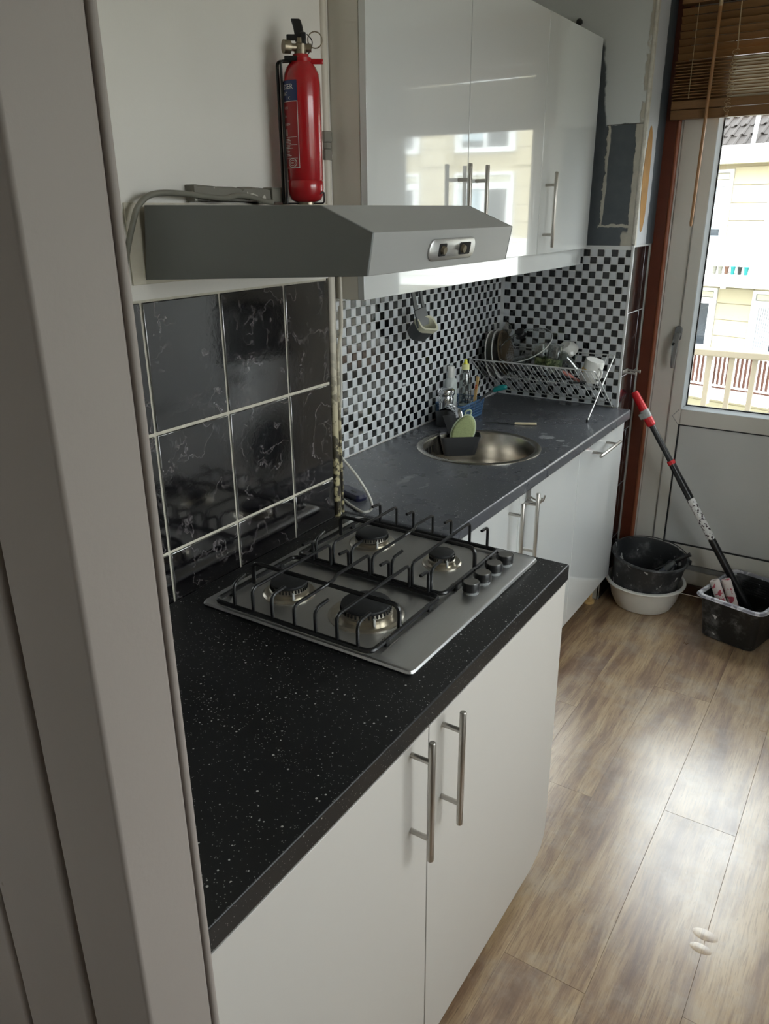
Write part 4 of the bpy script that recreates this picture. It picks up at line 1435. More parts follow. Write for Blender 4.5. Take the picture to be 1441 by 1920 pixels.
for k in range(n):
    j = (k + 1) % n
    for q in range(4):
        fs.append((4 * k + q, 4 * k + (q + 1) % 4, 4 * j + (q + 1) % 4, 4 * j + q))
hoop._add(vs, fs)
build('hoop', hoop, 'caddy_plastic', cd_)

# sponge standing in the pocket
tilt = math.radians(15)
so = thing('dish_sponge', 'rounded green dish sponge with a pale edge in the caddy pocket', 'sponge', (cc.x, cc.y, 0.834))
pts = []
for k in range(36):
    a = 2 * PI * k / 36
    rx_ = 0.044 * (1 - 0.10 * math.sin(a))
    pts.append((rx_ * math.cos(a), 0.058 * math.sin(a)))
sc0 = cc + cu * 0.012 + cv * 0.002 + Vector((0, 0, 0.918))


def spp(a, b, d):
    return sc0 + cu * (a * math.cos(tilt) - b * math.sin(tilt) * -1) * 1.0 + Vector((0, 0, b * math.cos(tilt))) + cv * (d + b * 0.12)


lo_ = []
for k_, d_ in ((0.80, -0.013), (0.95, -0.011), (1.0, -0.004), (1.0, 0.004), (0.95, 0.011), (0.80, 0.013)):
    lo_.append([spp(a * k_, b * k_, d_) for a, b in pts])
build('pad', MB().loft(lo_), 'sponge_green', so, angle=80)
build('piping', MB().tube([spp(a * 1.0, b * 1.0, 0.0) for a, b in pts], 0.0042, 8, closed=True), 'sponge_trim', so)
build('hanging_loop', MB().tube(smooth_path([spp(-0.008, 0.054, 0), spp(-0.010, 0.070, 0), spp(0.002, 0.078, 0), spp(0.012, 0.070, 0), spp(0.010, 0.054, 0)], 5), 0.0032, 8), 'sponge_trim', so)

# blue basket with bottles and brushes
BK = (-0.222, 1.105)
bk = thing('plastic_basket', 'blue slotted plastic basket against the mosaic behind the tap', 'basket', (BK[0], BK[1], 0.9005))
bw, bd, bh = 0.122, 0.200, 0.068
mb = MB()
mb.loft([rrect(bw * 0.9, bd * 0.92, 0.012, 3, BK, 0.9008), rrect(bw * 0.9, bd * 0.92, 0.012, 3, BK, 0.9035)])
build('basket_floor', mb, 'basket_blue', bk)
rim = MB()
for z, t_ in ((0.906, 0.905), (0.9675, 1.0)):
    lp_ = rrect(bw * t_, bd * t_, 0.012, 3, BK, z)
    rim.tube(lp_, 0.0032, 6, closed=True)
build('basket_rim', rim, 'basket_blue', bk)
lat = MB()
for z in (0.918, 0.930, 0.942, 0.954):
    t_ = 0.9 + 0.1 * (z - 0.9) / bh
    lat.tube(rrect(bw * t_, bd * t_, 0.012, 3, BK, z), 0.0017, 5, closed=True)
A_, B_ = rrect(bw * 0.9, bd * 0.92, 0.012, 3, BK, 0.904), rrect(bw, bd, 0.012, 3, BK, 0.9675)
nn = len(A_)
for i in range(nn):
    j = (i + 1) % nn
    L = (B_[j] - B_[i]).length
    m_n = max(1, int(L / 0.0085))
    for k in range(m_n):
        t_ = k / m_n
        lat.tube([A_[i].lerp(A_[j], t_), B_[i].lerp(B_[j], t_)], 0.0015, 5)
build('basket_lattice', lat, 'basket_blue', bk)

b1 = thing('spray_bottle', 'milky white squeeze bottle in the blue basket', 'bottle', (-0.250, 1.075, 0.904))
build('bottle_body', MB().lathe([(0.0, 0.904), (0.022, 0.904), (0.024, 0.909), (0.0255, 0.99), (0.0255, 1.038), (0.023, 1.054), (0.0145, 1.063), (0.0, 1.063)], (-0.250, 1.075, 0), 24), 'bottle_milk', b1)
build('bottle_cap', MB().lathe([(0.0, 1.063), (0.0155, 1.063), (0.0155, 1.088), (0.0145, 1.094), (0.0145, 1.104), (0.012, 1.107), (0.0, 1.107)], (-0.250, 1.075, 0), 20), 'china_white', b1)
b2 = thing('detergent_bottle', 'clear dish soap bottle with a yellow cap in the blue basket', 'bottle', (-0.200, 1.10, 0.904))
build('bottle_body', MB().lathe([(0.0, 0.904), (0.022, 0.904), (0.024, 0.909), (0.024, 1.03), (0.022, 1.07), (0.0155, 1.095), (0.0125, 1.099), (0.0, 1.099)], (-0.200, 1.10, 0), 24), 'clear_plastic', b2)
build('soap', MB().lathe([(0.0, 0.906), (0.0215, 0.906), (0.0225, 0.911), (0.0225, 0.955), (0.0, 0.955)], (-0.200, 1.10, 0), 20), 'far_frame', b2)
cp = build('bottle_cap', MB().lathe([(0.0135, 1.095), (0.0155, 1.095), (0.0150, 1.114), (0.012, 1.117), (0.0, 1.117)], (-0.200, 1.10, 0), 20), 'cap_pale', b2)
build('cap_nozzle', MB().lathe([(0.0, 1.117), (0.0085, 1.117), (0.0065, 1.124), (0.0065, 1.130), (0.004, 1.134), (0.0, 1.135)], (-0.200, 1.10, 0), 16), 'cap_yellow', cp)

wb = thing('wooden_stick', 'flat wooden brush handle with red marks standing in the blue basket', 'brush', (-0.178, 1.145, 0.905))
sR = Matrix.Rotation(math.radians(6), 3, 'Y')
build('stick', MB().obox((-0.176, 1.145, 0.985), (0.012, 0.005, 0.155), sR), 'wood_handle', wb, bevel=0.0015)
build('red_mark', MB().obox((-0.1725, 1.1424, 1.020), (0.008, 0.0012, 0.003), sR).obox((-0.172, 1.1424, 1.026), (0.008, 0.0012, 0.003), sR).obox((-0.173, 1.1424, 1.014), (0.008, 0.0012, 0.003), sR), 'red_plastic', wb, smooth=False)

tb = thing('dish_brush', 'grey handled dish brush with a teal end leaning out of the blue basket', 'brush', (-0.17, 1.165, 0.91))
build('brush_neck', MB().tube(smooth_path([(-0.200, 1.135, 0.908), (-0.170, 1.155, 0.955), (-0.145, 1.175, 0.985), (-0.118, 1.19, 1.003)], 5), [0.0055] * 15 + [0.007], 8), 'grey_plastic', tb)
build('brush_head', MB().tube(smooth_path([(-0.120, 1.189, 1.002), (-0.105, 1.193, 1.011), (-0.085, 1.197, 1.018), (-0.066, 1.20, 1.020)], 4), [0.006, 0.008, 0.0095, 0.0105, 0.011, 0.011, 0.0115, 0.0115, 0.0115, 0.011, 0.010, 0.008, 0.005], 10), 'teal_plastic', tb)

# knife
kn = thing('kitchen_knife', 'cream handled knife lying on the grey worktop past the sink', 'knife', (-0.01, 1.105, 0.9005))
k0, k1, k2 = Vector((-0.104, 1.078, 0.9012)), Vector((0.012, 1.114, 0.9035)), Vector((0.091, 1.138, 0.9065))
kd = (k1 - k0).normalized(); kw = Vector((-kd.y, kd.x, 0))
build('blade', MB().loft([[k0 + Vector((0, 0, 0)), k0 + Vector((0, 0, 0.0006)), k0 + kw * 0.001 + Vector((0, 0, 0.0006)), k0 + kw * 0.001],
                          [k0.lerp(k1, 0.3) - kw * 0.006, k0.lerp(k1, 0.3) - kw * 0.006 + Vector((0, 0, 0.001)), k0.lerp(k1, 0.3) + kw * 0.004 + Vector((0, 0, 0.0015)), k0.lerp(k1, 0.3) + kw * 0.004],
                          [k1 - kw * 0.008, k1 - kw * 0.008 + Vector((0, 0, 0.001)), k1 + kw * 0.005 + Vector((0, 0, 0.0016)), k1 + kw * 0.005]]), 'grey_plastic', kn)
hl = []
for t_, w in ((0.0, 0.0055), (0.1, 0.0065), (0.55, 0.0070), (0.9, 0.0075), (1.0, 0.0055)):
    p = k1.lerp(k2, t_)
    hl.append([p + kw * (w * math.cos(a)) + Vector((0, 0, 0.005 * math.sin(a))) for a in [2 * PI * k / 10 for k in range(10)]])
build('knife_handle', MB().loft(hl), 'knife_cream', kn)

# hanging holder under the wall cabinet
hh = thing('hanging_holder', 'grey plastic cup with a cream rim hanging by its strap under the wall cabinet', 'holder', (-0.19, 0.76, 1.25))
rc0 = Vector((-0.190, 0.772, 1.306))
ax = Vector((0.62, -0.10, 0.58)).normalized()
hv = Vector((0.70, 0.61, 0.35)); hv = (hv - ax * hv.dot(ax)).normalized()
hw = ax.cross(hv)


def cup_loop(w, d, off, r=0.018):
    return [rc0 + hv * p.x + hw * p.y + ax * off for p in rrect(w, d, min(r, d * 0.45), 5)]


build('cup', MB().loft([cup_loop(0.066, 0.044, -0.066), cup_loop(0.074, 0.052, -0.062), cup_loop(0.080, 0.058, -0.012), cup_loop(0.076, 0.054, -0.012), cup_loop(0.070, 0.048, -0.058)]), 'grey_plastic', hh)
build('cup_rim', MB().loft([cup_loop(0.082, 0.060, -0.013), cup_loop(0.084, 0.062, 0.004), cup_loop(0.086, 0.064, 0.008), cup_loop(0.072, 0.050, 0.008), cup_loop(0.068, 0.046, 0.0), cup_loop(0.064, 0.042, -0.05)], cap0=False, cap1=False), 'cream_plastic', hh)
# strap: a shoulder that forks into two bands going up to the cabinet
s0 = rc0 - hv * 0.012 - ax * 0.012 + hw * -0.0
sb0, sb1 = Vector((-0.215, 0.733, 1.325)), Vector((-0.205, 0.800, 1.345))
st = MB()
wy = Vector((0.05, 1, 0.12)).normalized()


def sect(p, w, th=0.006):
    return [p - wy * w - Vector((th / 2, 0, 0)), p + wy * w - Vector((th / 2, 0, 0)), p + wy * w + Vector((th / 2, 0, 0)), p - wy * w + Vector((th / 2, 0, 0))]


st.loft([sect(Vector((-0.196, 0.762, 1.30)), 0.036), sect(Vector((-0.205, 0.765, 1.333)), 0.035), sect(Vector((-0.212, 0.762, 1.358)), 0.034)])
st.loft([sect(Vector((-0.212, 0.738, 1.357)), 0.011), sect(Vector((-0.216, 0.728, 1.40)), 0.010), sect(Vector((-0.22, 0.72, 1.44)), 0.010), sect(Vector((-0.22, 0.715, 1.4665)), 0.010)])
st.loft([sect(Vector((-0.212, 0.788, 1.357)), 0.008), sect(Vector((-0.216, 0.777, 1.40)), 0.0065), sect(Vector((-0.22, 0.768, 1.44)), 0.006), sect(Vector((-0.22, 0.763, 1.4665)), 0.006)])
build('strap', st, 'grey_plastic', hh, bevel=0.001)
build('strap_hook', MB().box(-0.232, 0.70, 1.4665, -0.205, 0.78, 1.4725).box(-0.224, 0.705, 1.4725, -0.213, 0.775, 1.5295), 'grey_plastic', hh, bevel=0.001)

# double hook hanging over the sink cabinet door
oh = thing('over_door_hook', 'brushed steel double hook hung over the sink cabinet door', 'hook', (0.305, 0.572, 0.80))
build('hook_plate', MB().box(0.3016, 0.556, 0.802, 0.3036, 0.592, 0.856).box(0.2805, 0.556, 0.8545, 0.3036, 0.592, 0.8562), 'hob_steel', oh, bevel=0.0005)
for yy in (0.563, 0.586):
    build('hook_prong', MB().tube(bend_path([(0.304, yy, 0.822), (0.328, yy, 0.812), (0.347, yy + 0.002, 0.812), (0.352, yy + 0.002, 0.834)], 0.01, 4), 0.0028, 8), 'bar_steel', oh)

# twin coat hook on the narrow tiles by the door
ch = thing('coat_hook', 'steel twin peg hook on the dark tiles beside the door', 'hook', (0.27, 1.63, 1.03))
build('hook_plate', MB().box(0.2668, 1.598, 1.040, 0.2705, 1.668, 1.052), 'bar_steel', ch, bevel=0.001)
for yy in (1.604, 1.660):
    build('peg', MB().tube([(0.2705, yy, 1.046), (0.318, yy, 1.044), (0.3185, yy, 1.044), (0.323, yy, 1.044)], [0.0042, 0.0042, 0.0075, 0.0075], 12), 'bar_steel', ch)

# white cord on the worktop and navy gadget
wc = build('white_cord', MB().tube(smooth_path([(-0.004, 0.010, 1.45), (-0.006, 0.012, 1.30), (-0.012, 0.014, 1.20), (-0.030, 0.020, 1.133), (-0.037, 0.022, 1.099), (-0.032, 0.022, 1.063), (-0.007, 0.022, 1.037), (0.022, 0.024, 1.009), (0.045, 0.028, 0.978), (0.064, 0.032, 0.945), (0.070, 0.034, 0.918), (0.062, 0.030, 0.9055), (0.049, 0.018, 0.9045), (0.017, 0.031, 0.9045), (-0.016, 0.049, 0.9045), (-0.06, 0.075, 0.9045), (-0.12, 0.10, 0.9045)], 5), 0.0036, 8), 'cord_white', None)
tag(wc, 'white cord hanging beside the pipe and looping on the grey worktop', 'cord')
nv = thing('navy_gadget', 'small navy plastic gadget lying on the grey worktop beside the pipe', 'gadget', (-0.05, 0.105, 0.9003))
na = math.radians(-20)
build('casing', MB().loft([rrect(0.115, 0.038, 0.012, 4, (-0.06, 0.118), 0.9005, na), rrect(0.120, 0.042, 0.014, 4, (-0.06, 0.118), 0.909, na), rrect(0.110, 0.034, 0.012, 4, (-0.06, 0.118), 0.918, na)]), 'navy_plastic', nv)
build('button', MB().loft([rrect(0.024, 0.008, 0.002, 2, (-0.045, 0.112), 0.918, na), rrect(0.022, 0.006, 0.002, 2, (-0.045, 0.112), 0.9195, na)]), 'black_plastic', nv)

# ================================================================== DISH RACK
rk = thing('dish_rack', 'folding chrome wire dish rack standing in the mosaic corner', 'dish rack', (-0.02, 1.43, 0.90))
RX0, RX1 = -0.278, 0.247
FT, FB = (1.30, 1.097), (1.552, 0.928)        # front panel: top rail -> bottom rail (y, z)
KT, KB = (1.562, 1.118), (1.420, 1.006)       # back panel: top rail -> lower rail
rw = 0.0028
build('front_rail', MB().tube(bend_path([(RX1, FB[0] + 0.018, 0.9045), (RX1, FT[0], FT[1]), (RX0, FT[0], FT[1]), (RX0, FB[0] + 0.018, 0.9045)], 0.014, 5), rw, 8), 'wire_steel', rk)
build('back_rail', MB().tube(bend_path([(RX1 - 0.008, 1.284, 0.9045), (RX1 - 0.008, KT[0], KT[1]), (RX0 + 0.008, KT[0], KT[1]), (RX0 + 0.008, 1.284, 0.9045)], 0.014, 5), rw, 8), 'wire_steel', rk)
build('middle_rail', MB().tube([(RX0, 1.424, 1.011), (RX1, 1.424, 1.011)], 0.0024, 8), 'wire_steel', rk)
build('lower_rail', MB().tube([(RX0, FB[0], FB[1]), (RX1, FB[0], FB[1])], 0.0024, 8), 'wire_steel', rk)
nw = 26
for k in range(1, nw):
    xx = RX0 + (RX1 - RX0) * k / nw
    build('wire', MB().tube([(xx, FT[0], FT[1]), (xx, FB[0], FB[1])], 0.0018, 6), 'wire_steel', rk)
    if k % 2 == 0:
        build('wire', MB().tube([(xx + 0.004, KT[0], KT[1]), (xx + 0.004, KB[0], KB[1])], 0.0018, 6), 'wire_steel', rk)
for xx in (RX1, RX1 - 0.008, RX0, RX0 + 0.008):
    yy = 1.571 if xx in (RX1, RX0) else 1.284
    build('foot_cap', MB().lathe([(0.0, 0.9003), (0.0045, 0.9003), (0.0042, 0.912), (0.0, 0.912)], (xx, yy, 0), 10), 'black_rubber', rk)


def plate(name, label, c, n, r, mat, depth=0.018, group=None):
    t = thing(name, label, 'plate', c, group=group)
    prof = [(0.0, 0.0), (r * 0.55, 0.0), (r * 0.68, depth * 0.35), (r * 0.97, depth), (r, depth), (r, depth + 0.002), (r * 0.96, depth + 0.003), (r * 0.66, depth * 0.35 + 0.004), (r * 0.54, 0.004), (0.0, 0.004)]
    build('dish', MB().lathe(prof, c, 44, axis_R(n)), mat, t)
    return t


def vee(x):
    return Vector((x, 1.435, 1.095))


plate('dinner_plate', 'white plate at the far left of the dish rack', (-0.262, 1.437, 1.097), (0.95, 0.1, 0.12), 0.100, 'china_white')
plate('dinner_plate', 'second white plate in the dish rack, in front of the brown one', (-0.232, 1.437, 1.098), (0.95, 0.12, 0.16), 0.102, 'china_white')
plate('brown_plate', 'brown plate leaning between the white plates and glass lid', (-0.203, 1.440, 1.104), (0.92, 0.1, 0.22), 0.098, 'china_brown')
gb = thing('glass_bowl', 'smoky glass bowl turned on its side behind the lid', 'bowl', (-0.165, 1.470, 1.135))
build('bowl_shell', MB().lathe([(0.0, 0.0), (0.030, 0.0), (0.050, 0.014), (0.062, 0.038), (0.064, 0.040)], (-0.205, 1.500, 1.165), 36, axis_R((-0.75, -0.25, 0.4))), 'smoked_glass', gb)
# big glass lid
lc, lnv = Vector((-0.095, 1.425, 1.152)), Vector((-0.19, -0.44, 0.81)).normalized()
gl = thing('glass_pan_cover', 'large domed glass pan lid with a black knob on the dish rack', 'lid', lc)
LR = axis_R(lnv)
build('dome', MB().lathe([(0.114, -0.004), (0.116, -0.001), (0.114, 0.002), (0.104, 0.004), (0.094, 0.017), (0.072, 0.032), (0.042, 0.042), (0.0, 0.045)], lc, 56, LR), 'thin_glass', gl)
build('lid_rim', MB().tube(ring(lc, 0.1165, 56, LR), 0.0022, 6, closed=True), 'wire_steel', gl)
build('lid_knob', MB().lathe([(0.0, 0.043), (0.022, 0.043), (0.024, 0.046), (0.014, 0.051), (0.013, 0.058), (0.019, 0.064), (0.020, 0.070), (0.016, 0.074), (0.0, 0.075)], lc, 24, LR), 'black_plastic', gl)
# small glass bowl lower left
g2 = thing('glass_dish', 'small clear glass dish under the domed lid in the rack', 'bowl', (-0.135, 1.42, 1.06))
build('dish_shell', MB().lathe([(0.0, 0.0), (0.035, 0.0), (0.060, 0.015), (0.070, 0.045), (0.072, 0.047), (0.068, 0.045), (0.057, 0.017), (0.033, 0.004), (0.0, 0.004)], (-0.135, 1.425, 1.095), 32, axis_R((0.55, 0.1, -0.8))), 'thin_glass', g2)


def tumbler(name, label, c, n, r0, r1, h, printed, group=None):
    """Glass standing on its rim: base up."""
    t = thing(name, label, 'glass', c, group=group)
    R_ = axis_R(n)
    build('glass_body', MB().lathe([(r0, 0.0), (r1, h), (0.0, h), (0.0, h - 0.008), (r1 - 0.003, h - 0.008), (r0 - 0.002, 0.0)], c, 32, R_), 'thin_glass', t)
    if printed:
        za, zb = h * 0.20, h * 0.50
        ra, rb = r0 + (r1 - r0) * 0.20 + 0.0006, r0 + (r1 - r0) * 0.50 + 0.0006
        build('printed_band', MB().lathe([(ra, za), (rb, zb), (rb + 0.0004, zb), (ra + 0.0004, za)], c, 32, R_), 'green_print', t)
    return t


tumbler('drinking_glass', 'upturned glass with a green print, nearest the lid rim', (0.028, 1.428, 1.052), (0.08, 0.05, 1), 0.036, 0.030, 0.112, True)
tumbler('drinking_glass', 'glass with a green print half hidden under the lid', (-0.030, 1.470, 1.052), (-0.10, 0.0, 1), 0.033, 0.028, 0.105, True)
tumbler('jar_glass', 'round clear jar glass tipped with its base towards the room', (0.098, 1.450, 1.060), (-0.28, -0.62, 0.62), 0.038, 0.034, 0.085, False)
cbw = thing('china_bowl', 'white bowl behind the green printed glasses', 'bowl', (0.055, 1.505, 1.11))
build('bowl_shell', MB().lathe([(0.0, 0.0), (0.022, 0.0), (0.040, 0.016), (0.048, 0.036), (0.046, 0.037), (0.037, 0.018), (0.020, 0.004), (0.0, 0.004)], (0.040, 1.520, 1.150), 32, axis_R((0.2, 0.55, -0.8))), 'china_white', cbw)
mg = thing('mug', 'white mug with an ochre print upturned at the right end of the rack', 'mug', (0.195, 1.43, 1.035))
mc, mn = Vector((0.186, 1.428, 1.034)), Vector((0.24, -0.04, 0.97)).normalized()
MR = axis_R(mn)
build('mug_body', MB().lathe([(0.036, 0.0), (0.0385, 0.002), (0.0385, 0.080), (0.036, 0.085), (0.0, 0.085), (0.0, 0.080), (0.034, 0.078), (0.0355, 0.0)], mc, 36, MR), 'china_white', mg)
hd = MB()
u_ = (Vector((0.80, -0.60, 0)) - mn * Vector((0.80, -0.60, 0)).dot(mn)).normalized()
hd.tube(smooth_path([mc + u_ * 0.037 + mn * 0.066, mc + u_ * 0.058 + mn * 0.060, mc + u_ * 0.062 + mn * 0.040, mc + u_ * 0.052 + mn * 0.022, mc + u_ * 0.037 + mn * 0.018], 6), 0.0048, 10)
build('mug_handle', hd, 'china_white', mg)
pm = MB()
for k in range(5):
    a = -0.5 + k * 0.16
    q = MR @ Vector((math.cos(a), math.sin(a), 0))
    w_dir = Vector((-0.55, -0.83, 0)).normalized()
    t_dir = mn.cross(w_dir).normalized()
    d_ = (w_dir * math.cos(a) + t_dir * math.sin(a)).normalized()
    pm.obox(mc + d_ * 0.0388 + mn * (0.046 + 0.006 * math.sin(k * 2.2)), (0.006, 0.0015, 0.008), Matrix((t_dir, d_, mn)).transposed())
build('mug_print', pm, 'print_ochre', mg, smooth=False)
ladle = thing('black_ladle', 'thin black ladle lying along the bottom of the dish rack', 'ladle', (0.0, 1.40, 1.03))
build('ladle_handle', MB().tube(smooth_path([(-0.10, 1.375, 1.062), (-0.07, 1.385, 1.050), (-0.02, 1.395, 1.040), (0.06, 1.40, 1.036), (0.13, 1.40, 1.038)], 5), 0.0035, 8), 'black_plastic', ladle)
build('ladle_cup', MB().lathe([(0.0, 0.0), (0.018, 0.003), (0.028, 0.014), (0.027, 0.015), (0.016, 0.005), (0.0, 0.002)], (-0.122, 1.372, 1.052), 20, axis_R((0.2, -0.3, 1))), 'black_plastic', ladle)
sptl = thing('pink_spatula', 'steel spatula with a pink handle in the dish rack beside the mug', 'spatula', (0.09, 1.41, 1.03))
build('spatula_handle', MB().tube([(0.085, 1.392, 1.066), (0.098, 1.398, 1.058), (0.150, 1.418, 1.026)], [0.004, 0.0075, 0.0065], 10), 'pink_plastic', sptl)
build('spatula_blade', MB().tube(smooth_path([(0.086, 1.392, 1.065), (0.06, 1.388, 1.076), (0.03, 1.386, 1.078), (0.012, 1.386, 1.072)], 4), [0.003] * 10 + [0.008, 0.009, 0.004], 8), 'wire_steel', sptl)
dk = thing('dark_saucer', 'dark saucer lying in the rack under the white mug', 'plate', (0.165, 1.42, 1.022))
build('dish', MB().lathe([(0.0, 0.0), (0.030, 0.0), (0.046, 0.006), (0.047, 0.008), (0.030, 0.004), (0.0, 0.003)], (0.158, 1.422, 1.0225), 28, axis_R((-0.15, 0.05, 1))), 'grey_plastic', dk)
kb = build('wall_peg', MB().lathe([(0.0, 0.0), (0.006, 0.0), (0.006, 0.012), (0.011, 0.014), (0.012, 0.022), (0.008, 0.028), (0.0, 0.029)], (-0.015, 1.592, 2.317), 18, axis_R((0, -1, 0))), 'black_plastic', None)
tag(kb, 'small round black peg on the wall above the wall cabinet', 'peg')


# ================================================================== PAINTING GEAR ON THE FLOOR
BC = Vector((0.445, 1.668, 0))
wb_ = thing('washing_bowl', 'round white plastic bowl on the floor below the black tub', 'bowl', (BC.x, BC.y, 0))
build('bowl_shell', MB().lathe([(0.0, 0.0), (0.112, 0.0), (0.122, 0.004), (0.142, 0.045), (0.156, 0.108), (0.170, 0.112), (0.174, 0.119), (0.172, 0.124), (0.160, 0.125), (0.153, 0.118), (0.138, 0.048), (0.118, 0.006), (0.0, 0.004)], BC, 56), 'bowl_white', wb_)
tub = thing('paint_tub', 'paint spattered black round tub nested in the white bowl', 'tub', (BC.x, BC.y, 0.05))
TC = Vector((0.437, 1.663, 0.052))
TR = axis_R((0.09, -0.03, 1.0))
build('tub_shell', MB().lathe([(0.0, 0.0), (0.128, 0.0), (0.134, 0.004), (0.156, 0.185), (0.163, 0.187), (0.165, 0.194), (0.162, 0.200), (0.155, 0.200), (0.151, 0.188), (0.129, 0.008), (0.0, 0.006)], TC, 56, TR), 'tub_black', tub)
hpts = [TC + TR @ Vector((0.166 * math.cos(a), 0.166 * math.sin(a), 0.196 + 0.010 * math.sin((a - 0.2) / (PI - 0.4) * PI))) for a in [0.2 + (PI - 0.4) * k / 20 for k in range(21)]]
build('tub_handle', MB().tube(hpts, 0.0022, 6), 'grey_plastic', tub)
build('handle_lug', MB().obox(hpts[0], (0.014, 0.014, 0.02), TR).obox(hpts[-1], (0.014, 0.014, 0.02), TR), 'tub_black', tub, bevel=0.003)
rs = thing('paint_roller', 'black handled paint roller lying across the black tub', 'paint roller', (0.50, 1.64, 0.2))
build('roller_handle', MB().tube(smooth_path([(0.402, 1.617, 0.120), (0.47, 1.628, 0.175), (0.555, 1.642, 0.240), (0.622, 1.652, 0.289)], 5), [0.006] * 8 + [0.0085] * 7 + [0.010], 10), 'black_plastic', rs)
pb = thing('paint_brush', 'paint caked grey brush inside the black tub', 'brush', (0.53, 1.60, 0.16))
build('bristles', MB().tube([(0.478, 1.588, 0.118), (0.50, 1.598, 0.150), (0.517, 1.606, 0.175)], [0.030, 0.031, 0.022], 12), 'brush_grey', pb)
build('ferrule', MB().tube([(0.516, 1.606, 0.174), (0.540, 1.618, 0.212)], [0.0215, 0.019], 14), 'brush_grey', pb)
build('brush_handle', MB().tube([(0.540, 1.618, 0.212), (0.556, 1.626, 0.236), (0.566, 1.632, 0.25)], [0.016, 0.013, 0.008], 12), 'grey_plastic', pb)
fr_ = thing('roller_sleeve', 'grey paint roller sleeve standing against the inside of the tub', 'roller', (0.52, 1.72, 0.12))
build('sleeve', MB().lathe([(0.0, 0.0), (0.018, 0.0), (0.022, 0.005), (0.022, 0.095), (0.018, 0.102), (0.0, 0.10)], (0.492, 1.705, 0.118), 20, axis_R((0.55, 0.22, 0.9))), 'brush_grey', fr_)

# black paint bin
BA = math.radians(-15)
bcx, bcy = 0.868, 1.623
bn = thing('paint_bin', 'black rectangular paint bucket with spattered rim holding the long pole', 'bucket', (bcx, bcy, 0))


def bl(w, d, z, r=0.03):
    return rrect(w, d, r, 5, (bcx, bcy), z, BA)


build('bin_shell', MB().loft([bl(0.205, 0.275, 0.0008), bl(0.216, 0.287, 0.005), bl(0.252, 0.332, 0.186), bl(0.246, 0.326, 0.187), bl(0.208, 0.278, 0.010)]), 'bin_black', bn)
build('bin_rim', MB().loft([bl(0.252, 0.332, 0.180, 0.032), bl(0.270, 0.350, 0.184, 0.036), bl(0.274, 0.354, 0.190, 0.037), bl(0.270, 0.350, 0.196, 0.036), bl(0.250, 0.330, 0.197, 0.03), bl(0.244, 0.324, 0.192, 0.03), bl(0.246, 0.326, 0.182, 0.03)], closed=True), 'bin_rim', bn)
# wire bail lying on the rim towards the room
bp = bl(0.282, 0.362, 0.191, 0.04)
wire = [p + Vector((0, 0, -0.003)) for p in bp[11:] + bp[:2]]
build('bin_bail', MB().tube(wire, 0.0022, 6), 'bin_rim', bn)
lip = MB()
Rz = Matrix.Rotation(BA, 3, 'Z')
for k in range(6):
    lip.obox(Vector((bcx, bcy, 0.115 + 0.010 * k)) + Rz @ Vector((0.0, 0.140 + 0.0022 * k, 0)), (0.17, 0.006, 0.004), Rz)
build('roll_off_ribs', lip, 'bin_black', bn, bevel=0.001)
for kx in (0.0, 1.0):
    lbl = 'striped paint roller sleeve leaning in the bin, the one nearer the tub' if kx == 0 else 'striped paint roller sleeve leaning in the bin, the one nearer the pole'
    t = thing('roller_sleeve', lbl, 'roller', (0.79, 1.56, 0.02), group='roller sleeves in the black bin')
    a0 = Vector((0.832 + 0.037 * kx, 1.55 + 0.020 * kx, 0.045))
    a1 = Vector((0.744 + 0.037 * kx, 1.562 + 0.034 * kx, 0.236))
    d_ = (a1 - a0)
    build('sleeve', MB().lathe([(0.009, 0.0), (0.0165, 0.0), (0.0195, 0.004), (0.0195, d_.length - 0.004), (0.0165, d_.length), (0.009, d_.length), (0.009, d_.length - 0.05)], a0, 20, axis_R(d_)), 'roller_fleece', t)

# telescopic pole leaning from the bin to the narrow tiled wall
P0, P1 = Vector((0.912, 1.690, 0.026)), Vector((0.287, 1.735, 0.941))
pole = thing('telescopic_pole', 'long black telescopic paint pole with a red grip leaning on the wall', 'pole', P0)


def on_pole(t):
    return P0.lerp(P1, t)


build('pole_tube', MB().tube([on_pole(0.0), on_pole(0.62)], 0.0158, 16), 'pole_black', pole)
build('inner_tube', MB().tube([on_pole(0.60), on_pole(0.90)], 0.0122, 16), 'pole_black', pole)
build('red_ring', MB().tube([on_pole(0.685), on_pole(0.70)], 0.0165, 16), 'red_plastic', pole)
build('pole_collar', MB().tube([on_pole(0.60), on_pole(0.69)], 0.0150, 16), 'pole_black', pole)
build('sticker', MB().tube([on_pole(0.36), on_pole(0.535)], 0.0162, 16, caps=False), 'pole_sticker', pole)
build('grip', MB().tube([on_pole(0.852), on_pole(0.856), on_pole(0.885), on_pole(0.90), on_pole(0.94), on_pole(0.985), on_pole(0.999), on_pole(1.0)], [0.014, 0.0185, 0.0185, 0.0175, 0.0175, 0.0165, 0.0145, 0.011], 18), 'red_plastic', pole)
clip = build('clip', MB().tube([on_pole(0.888), on_pole(0.920)], 0.0198, 18), 'clip_grey', pole)
pd = (P1 - P0).normalized()
qd = Vector((-0.75, -0.65, 0)); qd = (qd - pd * qd.dot(pd)).normalized()
build('clip_lever', MB().obox(on_pole(0.902) + qd * 0.018, (0.026, 0.018, 0.026), axis_R(pd)), 'clip_grey', clip, bevel=0.004)

simple('fridge_grey', (168, 170, 172), 0.35, vary=0.02, scale=4)
